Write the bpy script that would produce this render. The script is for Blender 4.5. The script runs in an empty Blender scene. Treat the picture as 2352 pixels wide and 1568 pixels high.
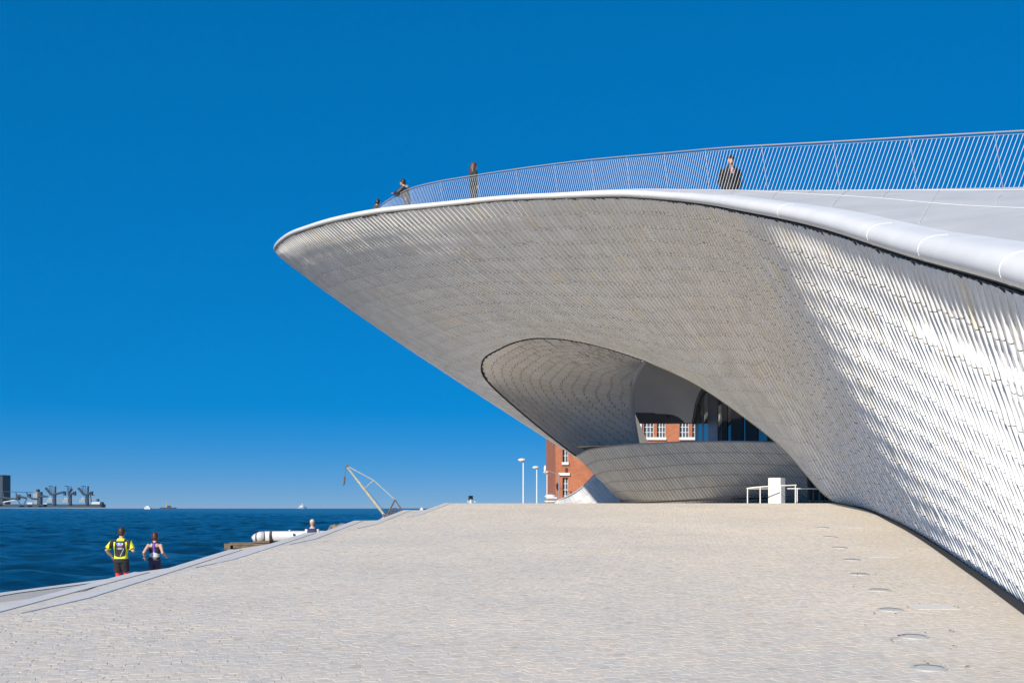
import bpy, bmesh, math, random
import numpy as np
from mathutils import Vector, Matrix
random.seed(7); rng = np.random.default_rng(11)
sc = bpy.context.scene
C = sc.collection
R = math.radians
EZ = 4.2                       # eye height above the river
F = 2613.0                     # focal length on a 2352 px wide frame
HX, HY = 1176.0, 1165.0        # optical axis column, horizon row on that frame

# ---------------------------------------------------------------- camera, sky, sun, exposure
cam = bpy.data.cameras.new('camera'); camo = bpy.data.objects.new('camera', cam); C.objects.link(camo)
camo.location = (0, 0, EZ); camo.rotation_euler = (R(90), 0, 0)
cam.sensor_width = 36; cam.lens = 36*F/2352
cam.shift_y = (HY-784)/2352
cam.clip_start = 0.1; cam.clip_end = 40000
sc.camera = camo
SUN_EL, SUN_AZ = 31.0, 208.0    # azimuth clockwise from +Y
sdir = Vector((math.sin(R(SUN_AZ))*math.cos(R(SUN_EL)), math.cos(R(SUN_AZ))*math.cos(R(SUN_EL)), math.sin(R(SUN_EL))))
w = bpy.data.worlds.new('World'); sc.world = w; w.use_nodes = True
wn = w.node_tree.nodes; wl = w.node_tree.links; wn.clear()
sky = wn.new('ShaderNodeTexSky'); sky.sky_type = 'NISHITA'; sky.sun_disc = False
sky.sun_elevation = R(SUN_EL); sky.sun_rotation = R(SUN_AZ)
sky.altitude = 10000; sky.air_density = 2.0; sky.dust_density = 0.0; sky.ozone_density = 10.0
gm = wn.new('ShaderNodeGamma'); gm.inputs['Gamma'].default_value = 0.34          # polarised, contrast-flattened sky of the photograph
hs = wn.new('ShaderNodeHueSaturation'); hs.inputs['Saturation'].default_value = 1.97
vm = wn.new('ShaderNodeVectorMath'); vm.operation = 'MULTIPLY'; vm.inputs[1].default_value = (2.10, 2.22, 2.68)
bg = wn.new('ShaderNodeBackground'); bg.inputs['Strength'].default_value = 0.1
wo = wn.new('ShaderNodeOutputWorld')
wl.new(sky.outputs[0], gm.inputs['Color']); wl.new(gm.outputs[0], hs.inputs['Color']); wl.new(hs.outputs[0], vm.inputs[0]); wl.new(vm.outputs[0], bg.inputs[0]); wl.new(bg.outputs[0], wo.inputs[0])
sl = bpy.data.lights.new('sun', 'SUN'); sl.energy = 4.65; sl.angle = R(0.53); sl.color = (1.0, 0.935, 0.835)
so = bpy.data.objects.new('sun', sl); C.objects.link(so)
so.rotation_euler = sdir.to_track_quat('Z', 'Y').to_euler(); so.location = (-20, -20, 40)
vs = sc.view_settings; vs.view_transform = 'Standard'; vs.look = 'None'; vs.exposure = 0.25; vs.gamma = 1.0; vs.use_curve_mapping = False
sc.cycles.max_bounces = 8; sc.cycles.use_denoising = True

# ---------------------------------------------------------------- helpers
def at(x, y, D):
    return np.array([(x-HX)/F*D, D, EZ+(HY-y)/F*D])
RS = 0.0495                    # slope of the forecourt
def ramp_z(Y): return EZ-1.6+RS*Y
def ramp(x, y):
    D = 1.6*F/(y-HY+RS*F); return at(x, y, D)
CREST = 35.0; ZC = ramp_z(CREST)

def link(o, parent=None):
    C.objects.link(o)
    if parent is not None: o.parent = parent
    return o
def tag(o, label=None, cat=None, group=None, kind=None):
    if label: o['label'] = label
    if cat: o['category'] = cat
    if group: o['group'] = group
    if kind: o['kind'] = kind
    return o
def thing(name, label, cat, loc=(0,0,0), group=None):
    o = bpy.data.objects.new(name, None); o.location = loc; o.empty_display_size = .2
    link(o); tag(o, label, cat, group); bpy.context.view_layer.update(); return o
def mesh_obj(name, verts, faces, mat, parent=None, smooth=False, attr=None, local=False):
    me = bpy.data.meshes.new(name)
    V = np.asarray(verts, dtype=float)
    if parent is not None and not local:
        off = np.zeros(3); p = parent
        while p is not None: off += np.array(p.location); p = p.parent
        V = V-off
    me.from_pydata(V.tolist(), [], [tuple(int(i) for i in f) for f in faces])
    if smooth: me.polygons.foreach_set('use_smooth', [True]*len(me.polygons))
    if attr is not None:
        a = me.attributes.new('tint', 'FLOAT', 'FACE'); a.data.foreach_set('value', np.asarray(attr, dtype=np.float32))
    me.update()
    for m in (mat if isinstance(mat, (list, tuple)) else [mat]):
        if m: me.materials.append(m)
    o = bpy.data.objects.new(name, me); link(o, parent); return o

class MB:
    def __init__(s): s.v = []; s.f = []
    def add(s, v, f):
        n = len(s.v); s.v += [tuple(p) for p in v]; s.f += [tuple(i+n for i in q) for q in f]; return s
    def box(s, lo, hi, rz=0, c=None):
        x0,y0,z0 = lo; x1,y1,z1 = hi
        v = [(x0,y0,z0),(x1,y0,z0),(x1,y1,z0),(x0,y1,z0),(x0,y0,z1),(x1,y0,z1),(x1,y1,z1),(x0,y1,z1)]
        if rz:
            cx,cy = ((x0+x1)/2,(y0+y1)/2) if c is None else c
            cs,sn = math.cos(rz),math.sin(rz)
            v = [(cx+(x-cx)*cs-(y-cy)*sn, cy+(x-cx)*sn+(y-cy)*cs, z) for x,y,z in v]
        return s.add(v, [(0,3,2,1),(4,5,6,7),(0,1,5,4),(1,2,6,5),(2,3,7,6),(3,0,4,7)])
    def tube(s, pts, rad, n=8, cap=True, sq=1.0):
        P = [np.array(p, float) for p in pts]; m = len(P)
        rad = [rad]*m if np.isscalar(rad) else list(rad)
        v = []; ref = np.array([0,0,1.0])
        for i in range(m):
            t = P[min(i+1,m-1)]-P[max(i-1,0)]; t = t/(np.linalg.norm(t)+1e-12)
            r = ref if abs(t@ref) < .95 else np.array([0,1.0,0])
            a = np.cross(t, r); a /= np.linalg.norm(a); b = np.cross(a, t)
            for k in range(n):
                th = 2*math.pi*k/n; v.append(P[i]+rad[i]*(a*math.cos(th)+b*math.sin(th)*sq))
        f = [(i*n+k, i*n+(k+1)%n, (i+1)*n+(k+1)%n, (i+1)*n+k) for i in range(m-1) for k in range(n)]
        if cap: f += [tuple(range(n-1,-1,-1)), tuple((m-1)*n+k for k in range(n))]
        return s.add(v, f)
    def bar(s, a, b, wx, wy=None):
        return s.tube([a, b], wx*.7071, n=4)
    def ell(s, c, r, n=12, m=8, rot=None):
        v = []; f = []
        for i in range(m+1):
            ph = math.pi*i/m
            for k in range(n):
                th = 2*math.pi*k/n
                p = np.array([r[0]*math.sin(ph)*math.cos(th), r[1]*math.sin(ph)*math.sin(th), r[2]*math.cos(ph)])
                if rot is not None: p = np.array(rot) @ p
                v.append(np.array(c)+p)
        for i in range(m):
            for k in range(n): f.append((i*n+k, (i+1)*n+k, (i+1)*n+(k+1)%n, i*n+(k+1)%n))
        return s.add(v, f)
    def build(s, name, mat, parent=None, smooth=False):
        return mesh_obj(name, s.v, s.f, mat, parent, smooth)

def spline(t, P, tq):
    """Monotone-ish Catmull-Rom through rows of P at knots t."""
    t = np.asarray(t, float); P = np.asarray(P, float); tq = np.atleast_1d(np.asarray(tq, float))
    if P.ndim == 1: P = P[:, None]
    d = np.diff(P, axis=0)/np.diff(t)[:, None]
    m = np.zeros_like(P); m[0] = d[0]; m[-1] = d[-1]
    h = np.diff(t)
    for i in range(1, len(t)-1): m[i] = (d[i-1]*h[i]+d[i]*h[i-1])/(h[i]+h[i-1])
    i = np.clip(np.searchsorted(t, tq, side='right')-1, 0, len(t)-2)
    hh = h[i]; s = (tq-t[i])/hh
    h00 = 2*s**3-3*s**2+1; h10 = s**3-2*s**2+s; h01 = -2*s**3+3*s**2; h11 = s**3-s**2
    return h00[:,None]*P[i]+(h10*hh)[:,None]*m[i]+h01[:,None]*P[i+1]+(h11*hh)[:,None]*m[i+1]
def chord(P):
    P = np.asarray(P, float); return np.concatenate([[0], np.cumsum(np.linalg.norm(np.diff(P, axis=0), axis=1))])
def curve_through(P, n):
    t = chord(P); return spline(t, P, np.linspace(0, t[-1], n))

# ---------------------------------------------------------------- materials
def M(name):
    m = bpy.data.materials.new(name); m.use_nodes = True
    nt = m.node_tree; b = nt.nodes['Principled BSDF']; return m, nt, b
def plain(name, col, rough=.6, metal=0.0, var=0.0, scale=4.0, bump=0.0, bscale=60.0, spec=.5, emit=None):
    m, nt, b = M(name)
    b.inputs['Base Color'].default_value = (*col, 1); b.inputs['Roughness'].default_value = rough
    b.inputs['Metallic'].default_value = metal; b.inputs['Specular IOR Level'].default_value = spec
    if var or bump:
        tc = nt.nodes.new('ShaderNodeTexCoord')
    if var:
        n = nt.nodes.new('ShaderNodeTexNoise'); n.inputs['Scale'].default_value = scale; n.inputs['Detail'].default_value = 5
        nt.links.new(tc.outputs['Object'], n.inputs['Vector'])
        cr = nt.nodes.new('ShaderNodeValToRGB')
        cr.color_ramp.elements[0].position = .3; cr.color_ramp.elements[1].position = .7
        cr.color_ramp.elements[0].color = (*[c*(1-var) for c in col], 1); cr.color_ramp.elements[1].color = (*[min(1, c*(1+var)) for c in col], 1)
        nt.links.new(n.outputs['Fac'], cr.inputs['Fac']); nt.links.new(cr.outputs['Color'], b.inputs['Base Color'])
    if bump:
        n2 = nt.nodes.new('ShaderNodeTexNoise'); n2.inputs['Scale'].default_value = bscale; n2.inputs['Detail'].default_value = 4
        nt.links.new(tc.outputs['Object'], n2.inputs['Vector'])
        bp = nt.nodes.new('ShaderNodeBump'); bp.inputs['Strength'].default_value = bump; bp.inputs['Distance'].default_value = .02
        nt.links.new(n2.outputs['Fac'], bp.inputs['Height']); nt.links.new(bp.outputs['Normal'], b.inputs['Normal'])
    return m
def ramp_node(nt, pts):
    cr = nt.nodes.new('ShaderNodeValToRGB'); e = cr.color_ramp.elements
    while len(e) < len(pts): e.new(.5)
    for k, (p, c) in enumerate(pts): e[k].position = p; e[k].color = (*c, 1)
    return cr
def mixc(nt, a, b, fac, mode='MIX'):
    n = nt.nodes.new('ShaderNodeMix'); n.data_type = 'RGBA'; n.blend_type = mode
    for sock, val in ((n.inputs[0], fac), (n.inputs[6], a), (n.inputs[7], b)):
        if hasattr(val, 'links'): nt.links.new(val, sock)
        elif isinstance(val, tuple): sock.default_value = (*val, 1)
        else: sock.default_value = val
    return n.outputs[2]
def noise(nt, vec, scale, detail=4, rough=.5, mapscale=None, rot=None):
    if mapscale is not None or rot is not None:
        mp = nt.nodes.new('ShaderNodeMapping'); nt.links.new(vec, mp.inputs['Vector'])
        if mapscale is not None: mp.inputs['Scale'].default_value = mapscale
        if rot is not None: mp.inputs['Rotation'].default_value = rot
        vec = mp.outputs[0]
    n = nt.nodes.new('ShaderNodeTexNoise'); n.inputs['Scale'].default_value = scale; n.inputs['Detail'].default_value = detail; n.inputs['Roughness'].default_value = rough
    nt.links.new(vec, n.inputs['Vector']); return n.outputs['Fac']

def tile_material(name, c0, c1, rough):
    m, nt, b = M(name)
    a = nt.nodes.new('ShaderNodeAttribute'); a.attribute_name = 'tint'
    cr = ramp_node(nt, [(0, c0), (.86, c1), (.94, c1), (.985, (c1[0]*1.0, c1[1]*.93, c1[2]*.80))])
    nt.links.new(a.outputs['Fac'], cr.inputs['Fac'])
    tc = nt.nodes.new('ShaderNodeTexCoord')
    f = noise(nt, tc.outputs['Object'], 1.6, 5, .6)
    dr = ramp_node(nt, [(.38, (.93,.92,.90)), (.62, (1,1,1))]); nt.links.new(f, dr.inputs['Fac'])
    col = mixc(nt, cr.outputs['Color'], dr.outputs['Color'], 1.0, 'MULTIPLY')
    nt.links.new(col, b.inputs['Base Color'])
    b.inputs['Roughness'].default_value = rough; b.inputs['IOR'].default_value = 1.7
    f2 = noise(nt, tc.outputs['Object'], 9, 3)
    bp = nt.nodes.new('ShaderNodeBump'); bp.inputs['Strength'].default_value = .12; bp.inputs['Distance'].default_value = .03
    nt.links.new(f2, bp.inputs['Height']); nt.links.new(bp.outputs['Normal'], b.inputs['Normal'])
    return m
m_tile = tile_material('glazed_tile', (.77,.755,.725), (.86,.845,.815), .22)
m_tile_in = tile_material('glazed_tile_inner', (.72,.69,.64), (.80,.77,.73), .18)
m_back = plain('tile_backing', (.22,.215,.205), .8)
m_back2 = plain('joint_grout', (.17,.165,.16), .8)
m_rim = plain('white_edge_shell', (.73,.72,.70), .42, var=.05, scale=1.7, bump=.05, bscale=1.2)
m_cream = plain('cream_underside', (.72,.66,.5), .6)
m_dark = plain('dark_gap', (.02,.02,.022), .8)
m_roof = plain('roof_panel', (.50,.495,.485), .55, var=.09, scale=1.0, bump=.1, bscale=3)
m_joint = plain('roof_joint', (.72,.715,.70), .5)
m_white = plain('white_paint', (.70,.695,.67), .4, var=.03, scale=3)
m_steel = plain('steel', (.55,.55,.56), .35, metal=.7)
m_black = plain('black_metal', (.012,.012,.014), .35)
# ---------------------------------------------------------------- paving material
def paving(name, base, warm, cool, dash=.5, sett=True):
    m, nt, b = M(name)
    tc = nt.nodes.new('ShaderNodeTexCoord'); v = tc.outputs['Object']
    f1 = noise(nt, v, 2.2, 6, .65); f2 = noise(nt, v, .35, 5, .6); f3 = noise(nt, v, 14, 4, .7)
    c = ramp_node(nt, [(.32, cool), (.5, base), (.68, warm)]); nt.links.new(f1, c.inputs['Fac'])
    c2 = ramp_node(nt, [(.3, (.90,.905,.915)), (.7, (1.05,1.03,1.01))]); nt.links.new(f2, c2.inputs['Fac'])
    col = mixc(nt, c.outputs['Color'], c2.outputs['Color'], 1.0, 'MULTIPLY')
    vo = nt.nodes.new('ShaderNodeTexVoronoi'); vo.inputs['Scale'].default_value = 9.5; vo.inputs['Randomness'].default_value = .75
    mp = nt.nodes.new('ShaderNodeMapping'); mp.inputs['Rotation'].default_value = (0,0,.35); nt.links.new(v, mp.inputs[0]); nt.links.new(mp.outputs[0], vo.inputs['Vector'])
    sep = nt.nodes.new('ShaderNodeSeparateColor'); nt.links.new(vo.outputs['Color'], sep.inputs[0])
    cs = ramp_node(nt, [(0, (.90,.89,.885)), (.5, (1,.995,.99)), (.85, (1.04,1.02,.99)), (1, (1.06,1.02,.95))]); nt.links.new(sep.outputs[0], cs.inputs['Fac'])
    col = mixc(nt, col, cs.outputs['Color'], .8 if sett else .0, 'MULTIPLY')
    ve = nt.nodes.new('ShaderNodeTexVoronoi'); ve.feature = 'DISTANCE_TO_EDGE'; ve.inputs['Scale'].default_value = 9.5; ve.inputs['Randomness'].default_value = .75; nt.links.new(mp.outputs[0], ve.inputs['Vector'])
    er = ramp_node(nt, [(.0, (1,1,1)), (.07, (0,0,0))]); nt.links.new(ve.outputs['Distance'], er.inputs['Fac'])
    f5 = noise(nt, v, 1.1, 5, .7); g = ramp_node(nt, [(.47, (0,0,0)), (.66, (1,1,1))]); nt.links.new(f5, g.inputs['Fac'])
    mul = nt.nodes.new('ShaderNodeMath'); mul.operation = 'MULTIPLY'; nt.links.new(er.outputs['Color'], mul.inputs[0]); nt.links.new(g.outputs['Color'], mul.inputs[1])
    mul2 = nt.nodes.new('ShaderNodeMath'); mul2.operation = 'MULTIPLY'; nt.links.new(mul.outputs[0], mul2.inputs[0]); mul2.inputs[1].default_value = dash
    col = mixc(nt, col, (.20,.17,.145), mul2.outputs[0])
    nt.links.new(col, b.inputs['Base Color']); b.inputs['Roughness'].default_value = .75; b.inputs['Specular IOR Level'].default_value = .35
    bp = nt.nodes.new('ShaderNodeBump'); bp.inputs['Strength'].default_value = .5; bp.inputs['Distance'].default_value = .01
    ad = nt.nodes.new('ShaderNodeMath'); ad.operation = 'ADD'; nt.links.new(f3, ad.inputs[0]); nt.links.new(ve.outputs['Distance'], ad.inputs[1])
    nt.links.new(ad.outputs[0], bp.inputs['Height']); nt.links.new(bp.outputs['Normal'], b.inputs['Normal'])
    return m, nt, b, col
m_plaza, ntp, bp_, colp = paving('limestone_paving', (.62,.57,.50), (.66,.59,.495), (.575,.545,.50), .45)
# sandy wash along the foot of the wall: mineral stain with its own shape
def wash(ntp, bsdf, col):
    tcp = ntp.nodes.new('ShaderNodeTexCoord'); geo = ntp.nodes.new('ShaderNodeNewGeometry')
    dt = ntp.nodes.new('ShaderNodeVectorMath'); dt.operation = 'DOT_PRODUCT'; dt.inputs[1].default_value = (1, -.224, 0); ntp.links.new(geo.outputs['Position'], dt.inputs[0])
    mr = ntp.nodes.new('ShaderNodeMapRange'); mr.inputs[1].default_value = .3; mr.inputs[2].default_value = 2.4; ntp.links.new(dt.outputs['Value'], mr.inputs[0])
    fn = noise(ntp, geo.outputs['Position'], .8, 6, .65, mapscale=(1,.55,1), rot=(0,0,.5))
    mm = ntp.nodes.new('ShaderNodeMath'); mm.operation = 'MULTIPLY'; ntp.links.new(mr.outputs[0], mm.inputs[0]); ntp.links.new(fn, mm.inputs[1])
    mr2 = ntp.nodes.new('ShaderNodeMapRange'); mr2.inputs[1].default_value = .2; mr2.inputs[2].default_value = .6; mr2.inputs[4].default_value = .8; ntp.links.new(mm.outputs[0], mr2.inputs[0])
    ntp.links.new(mixc(ntp, col, (.56,.49,.395), mr2.outputs[0]), bsdf.inputs['Base Color'])
wash(ntp, bp_, colp)
m_prom, *_ = paving('promenade_stone', (.46,.44,.415), (.49,.465,.43), (.43,.42,.405), .5)
m_cope = plain('pale_coping_stone', (.60,.58,.555), .6, var=.06, scale=5, bump=.1)
m_ground = plain('quay_ground', (.42,.40,.38), .85, var=.1, scale=.5)

# ---------------------------------------------------------------- river
m_water, nt, b = M('river_water')
tc = nt.nodes.new('ShaderNodeTexCoord'); v = tc.outputs['Object']
b.inputs['Roughness'].default_value = .18; b.inputs['IOR'].default_value = 1.333; b.inputs['Specular IOR Level'].default_value = .26
fa = noise(nt, v, .55, 6, .62, mapscale=(1,1.5,1), rot=(0,0,.3)); fb = noise(nt, v, .06, 5, .6); fc = noise(nt, v, .012, 4, .6, mapscale=(.5,1.6,1))
ad = nt.nodes.new('ShaderNodeMath'); ad.operation = 'MULTIPLY_ADD'; ad.inputs[1].default_value = 2.2
nt.links.new(fb, ad.inputs[0]); nt.links.new(fa, ad.inputs[2])
bp = nt.nodes.new('ShaderNodeBump'); bp.inputs['Strength'].default_value = .6; bp.inputs['Distance'].default_value = .35
nt.links.new(ad.outputs[0], bp.inputs['Height']); nt.links.new(bp.outputs['Normal'], b.inputs['Normal'])
wc = ramp_node(nt, [(.35, (.0015,.011,.022)), (.5, (.002,.016,.032)), (.68, (.003,.024,.048))]); nt.links.new(fc, wc.inputs['Fac'])
# broken wave crests
wv = noise(nt, v, .30, 8, .75, mapscale=(1,.55,1)); wv2 = noise(nt, v, .02, 3, .5)
s1 = ramp_node(nt, [(.665, (0,0,0)), (.70, (1,1,1))]); nt.links.new(wv, s1.inputs['Fac'])
s2 = ramp_node(nt, [(.46, (0,0,0)), (.6, (1,1,1))]); nt.links.new(wv2, s2.inputs['Fac'])
mu = nt.nodes.new('ShaderNodeMath'); mu.operation = 'MULTIPLY'; nt.links.new(s1.outputs[0], mu.inputs[0]); nt.links.new(s2.outputs[0], mu.inputs[1])
nt.links.new(mixc(nt, wc.outputs['Color'], (.55,.6,.62), mu.outputs[0]), b.inputs['Base Color'])
W = 8500
# waves: a fan of real swell and chop towards the horizon, the far river a plain sheet below it
yy = 24.0*(3200/24.0)**np.linspace(0, 1, 620); an = np.linspace(-.50, .03, 330)
YY, AN = np.meshgrid(yy, an, indexing='ij'); XX = AN*YY
ZZ = np.zeros_like(XX); wr = np.random.default_rng(5)
for k in range(46):
    lam = 1.1*1.115**k if k < 24 else wr.uniform(1.2, 16); th_ = R(250)+wr.normal(0, .55); q_ = 2*math.pi/lam
    ph = q_*(XX*math.cos(th_)+YY*math.sin(th_))+wr.uniform(0, 6.28)
    ZZ += .0075*lam**.75*(np.sin(ph)+.25*np.cos(2*ph))
ZZ *= np.clip((3200-YY)/1500, 0, 1)*(.75+.35*np.sin(XX*.013+YY*.007))
ix = np.arange(XX.size).reshape(XX.shape)
wf = np.stack([ix[:-1,:-1], ix[:-1,1:], ix[1:,1:], ix[1:,:-1]], -1).reshape(-1, 4)
wm = bpy.data.meshes.new('river'); Vw = np.concatenate([np.stack([XX, YY, ZZ+.25], -1).reshape(-1,3), [[-W,-W,-.35],[W,-W,-.35],[W,W,-.35],[-W,W,-.35]]])
wf = np.concatenate([wf, [[len(Vw)-4, len(Vw)-3, len(Vw)-2, len(Vw)-1]]])
wm.vertices.add(len(Vw)); wm.vertices.foreach_set('co', Vw.astype(np.float32).ravel())
wm.loops.add(wf.size); wm.loops.foreach_set('vertex_index', wf.astype(np.int32).ravel())
wm.polygons.add(len(wf)); wm.polygons.foreach_set('loop_start', np.arange(0, wf.size, 4, dtype=np.int32)); wm.polygons.foreach_set('loop_total', np.full(len(wf), 4, dtype=np.int32))
wm.update(calc_edges=True); wm.polygons.foreach_set('use_smooth', np.full(len(wf), True)); wm.materials.append(m_water)
tag(link(bpy.data.objects.new('river', wm)), kind='structure')

# ---------------------------------------------------------------- quay, promenade, forecourt
ZP = EZ-2.3
QX = [(-60,-14.6),(30.5,-13.7),(36.4,-12.95),(60,-12.9),(260,-12.9)]
mb = MB()
top = [(x,y,ZP) for y,x in QX]; n = len(top)
v = top+[(x,y,-1) for y,x in QX]+[(400,260,ZP),(400,-60,ZP)]
f = [tuple([*range(n), 2*n, 2*n+1])[::-1]] + [(i,n+i,n+i+1,i+1) for i in range(n-1)]
tag(mesh_obj('promenade', v, f, m_prom), kind='structure')
mb = MB()
for (y0,x0),(y1,x1) in zip(QX[:-1],QX[1:]):
    mb.add([(x0-.03,y0,ZP+.02),(x0+.45,y0,ZP+.02),(x1+.45,y1,ZP+.02),(x1-.03,y1,ZP+.02),(x0-.03,y0,ZP-.3),(x1-.03,y1,ZP-.3)],[(0,1,2,3),(0,3,5,4)])
tag(mb.build('quay_kerb', m_cope), kind='structure')

ZIG = [(-420,1460),(-150,1410),(0,1383),(196,1357),(311,1314),(428,1298),(532,1262),(616,1249),(659,1238),(704,1223),(756,1220),(819,1195),(873,1194),(930,1171),(974,1171),(1023,1155)]
edge = [ramp(x,y) for x,y in ZIG]
edge = [np.array([-16.0, -60.0, ramp_z(-4.0)]), np.array([-9.0, -4.0, ramp_z(-4.0)]), np.array([edge[0][0]-.3, 2.0, ramp_z(2.0)])]+edge
e = edge[-1]; edge[-1] = np.array([e[0], CREST, ZC])
# sloping forecourt sheet + level terrace behind the crest
v = []; f = []
ns = len(edge)
def ztop(Y): return ramp_z(max(-4.0, min(Y, CREST)))
XR = 40.0
for p in edge: v.append((p[0], p[1], ztop(p[1])))
flat = [(-1.6, 42, ZC), (-.4, 50, ZC), (.4, 66, ZC)]
for p in flat: v.append(p)
m_ = len(v)
for i in range(m_): v.append((XR, v[i][1], v[i][2]))
for i in range(m_-1): f.append((i, m_+i, m_+i+1, i+1))
tag(mesh_obj('forecourt', v, f, m_plaza), kind='structure')
# stepped flank towards the river: three broad treads below the edge
for k in range(3):
    mb = MB(); o0 = .02+.5*k; o1 = .02+.5*(k+1); dz = .30+.38*k
    P = [np.array(q) for q in v[:m_]]
    for a, c in zip(P[:-1], P[1:]):
        za, zc = max(a[2]-dz, ZP+.02), max(c[2]-dz, ZP+.02)
        ua, uc = (a[2] if k == 0 else max(a[2]-dz+.38, ZP+.02)), (c[2] if k == 0 else max(c[2]-dz+.38, ZP+.02))
        mb.add([(a[0]-o0,a[1],ua-.004),(c[0]-o0,c[1],uc-.004),(c[0]-o0,c[1],zc),(a[0]-o0,a[1],za),(c[0]-o1,c[1],zc),(a[0]-o1,a[1],za)],[(0,1,2,3),(3,2,4,5)])
    tag(mb.build('river_step', m_cope), kind='structure')
# pale coping lines of the steps
COPES = [((-5.42,9.5),(-4.97,15.0)), ((-4.83,11.2),(-4.56,18.45)), ((-4.34,15.6),(-4.02,22.2)), ((-3.80,19.5),(-3.61,26.1)), ((-3.2,23.5),(-2.92,30.8)), ((-2.55,27.5),(-2.06,34.9))]
for (x0,y0),(x1,y1) in COPES:
    h = .010; wd = .19
    vv = [(x0,y0,ramp_z(y0)+.003),(x0+.05,y0,ramp_z(y0)+.003),(x1+wd,y1,ramp_z(y1)+h),(x1-.012,y1,ramp_z(y1)+h)]
    ym = y0+1.2; xm = x0+(x1-x0)*1.2/(y1-y0)
    vv = [(x0,y0,ramp_z(y0)+h),(xm+wd,ym,ramp_z(ym)+h),(x1+wd,y1,ramp_z(y1)+h),(x1-.012,y1,ramp_z(y1)+h),(xm-.012,ym,ramp_z(ym)+h)]
    lo = [(p[0],p[1],p[2]-.05) for p in vv]
    tag(mesh_obj('step_coping', vv+lo, [(0,1,2,3,4)]+[(i,5+i,5+(i+1)%5,(i+1)%5) for i in range(5)], m_cope), kind='structure')
# ---------------------------------------------------------------- museum shell
museum = thing('museum', 'long low museum with sweeping overhang clad in white glazed tiles', 'museum', (8, 40, ZC))
# rim point (x,y,D)            foot / arch-edge point           sag1 sag2
def G(xb, yb): p = ramp(xb, yb); return (xb, yb, p[1])
GEN = [
 ((2760,860, 8.6), G(2960,1790), 0,0),
 ((2500,735,10.2), G(2740,1640), 0,0),
 ((2352,680,11.5), G(2590,1545), 0,0),
 ((2100,603,15.0), G(2415,1430), .02,.02),
 ((1900,536,19.0), G(2250,1316), .06,.05),
 ((1700,489.5,23.8), G(2070,1204), .15,.12),
 ((1600,471,27.2), G(1965,1162), .2,.16),
 ((1540,463.5,28.8), (1900,1140,36.2), .25,.2),
 ((1420,455.5,31.2), (1800,1030,38.0), .35,.25),
 ((1300,457.5,33.2), (1700,950,39.0), .45,.3),
 ((1150,463,35.1), (1590,877,40.0), .55,.35),
 ((1000,478,36.9), (1460,821,41.0), .65,.4),
 ((870,492.5,38.6), (1330,785,42.0), .7,.4),
 ((780,509,40.5), (1230,777,43.0), .75,.45),
 ((710,528.5,42.6), (1150,800,45.4), .8,.5),
 ((660,548,44.9), (1107,835,47.0), .75,.55),
 ((634,572,47.0), (1128,885,48.4), .6,.5),
 ((636,584,48.2), (1215,962,49.6), .45,.4),
 ((655,590,49.8), (1322,1046,50.4), .3,.3),
 ((860,600,51.2), (1390,1085,52.5), .25,.2),
 ((1080,605,52.6), (1450,1120,54.0), .2,.2),
 ((1310,610,55.0), (1550,1150,55.0), .2,.2),
]
Rp = np.array([at(*g[0]) for g in GEN]); Bp = np.array([at(*g[1]) for g in GEN]); SG = np.array([[g[2], g[3]] for g in GEN], float)
tk = chord((Rp*.65+Bp*.35))
HT = np.interp([g[0][0] if k < 17 else 630 for k, g in enumerate(GEN)], [630,870,1088,1300,1540,1700,1900,2352,2800], [.22,.22,.18,.21,.25,.31,.36,.43,.46])
def gen_at(t, n=48):
    """generators at parameters t -> array (len(t), n, 3)"""
    r = spline(tk, Rp, t); bb = spline(tk, Bp, t); sg = spline(tk, SG, t)
    s = np.linspace(0, 1, n)[None, :, None]
    p1 = r+(bb-r)*.33; p1[:,2] -= sg[:,0]; p2 = r+(bb-r)*.67; p2[:,2] -= sg[:,1]
    # hollow profile: steep at the foot, leaning out towards the rim
    tg = spline(tk, Rp, t+.05)-spline(tk, Rp, t-.05); tg[:,2] = 0; tg /= np.linalg.norm(tg, axis=1, keepdims=True)
    on = np.stack([-tg[:,1], tg[:,0], np.zeros(len(t))], 1)
    ov = np.maximum(np.sum((r-bb)*on, axis=1), np.interp(t, [tk[0], tk[5], tk[8]], [2.5, 2.5, 0]))*np.interp(t, [tk[0], tk[6], tk[8], tk[10], tk[12]], [1, 1, .55, .25, 0])
    eye = np.array([0, 0, EZ])
    for p, k_ in ((p1, .27), (p2, .36)):
        ray = p-eye; ray /= np.linalg.norm(ray, axis=1, keepdims=True)
        cs_ = np.clip(-np.sum(ray*on, axis=1), .3, 1)
        p += ray*(k_*ov/cs_)[:,None]
    r = r[:,None]; bb = bb[:,None]; p1 = p1[:,None]; p2 = p2[:,None]
    return (1-s)**3*r+3*(1-s)**2*s*p1+3*(1-s)*s*s*p2+s**3*bb

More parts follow.
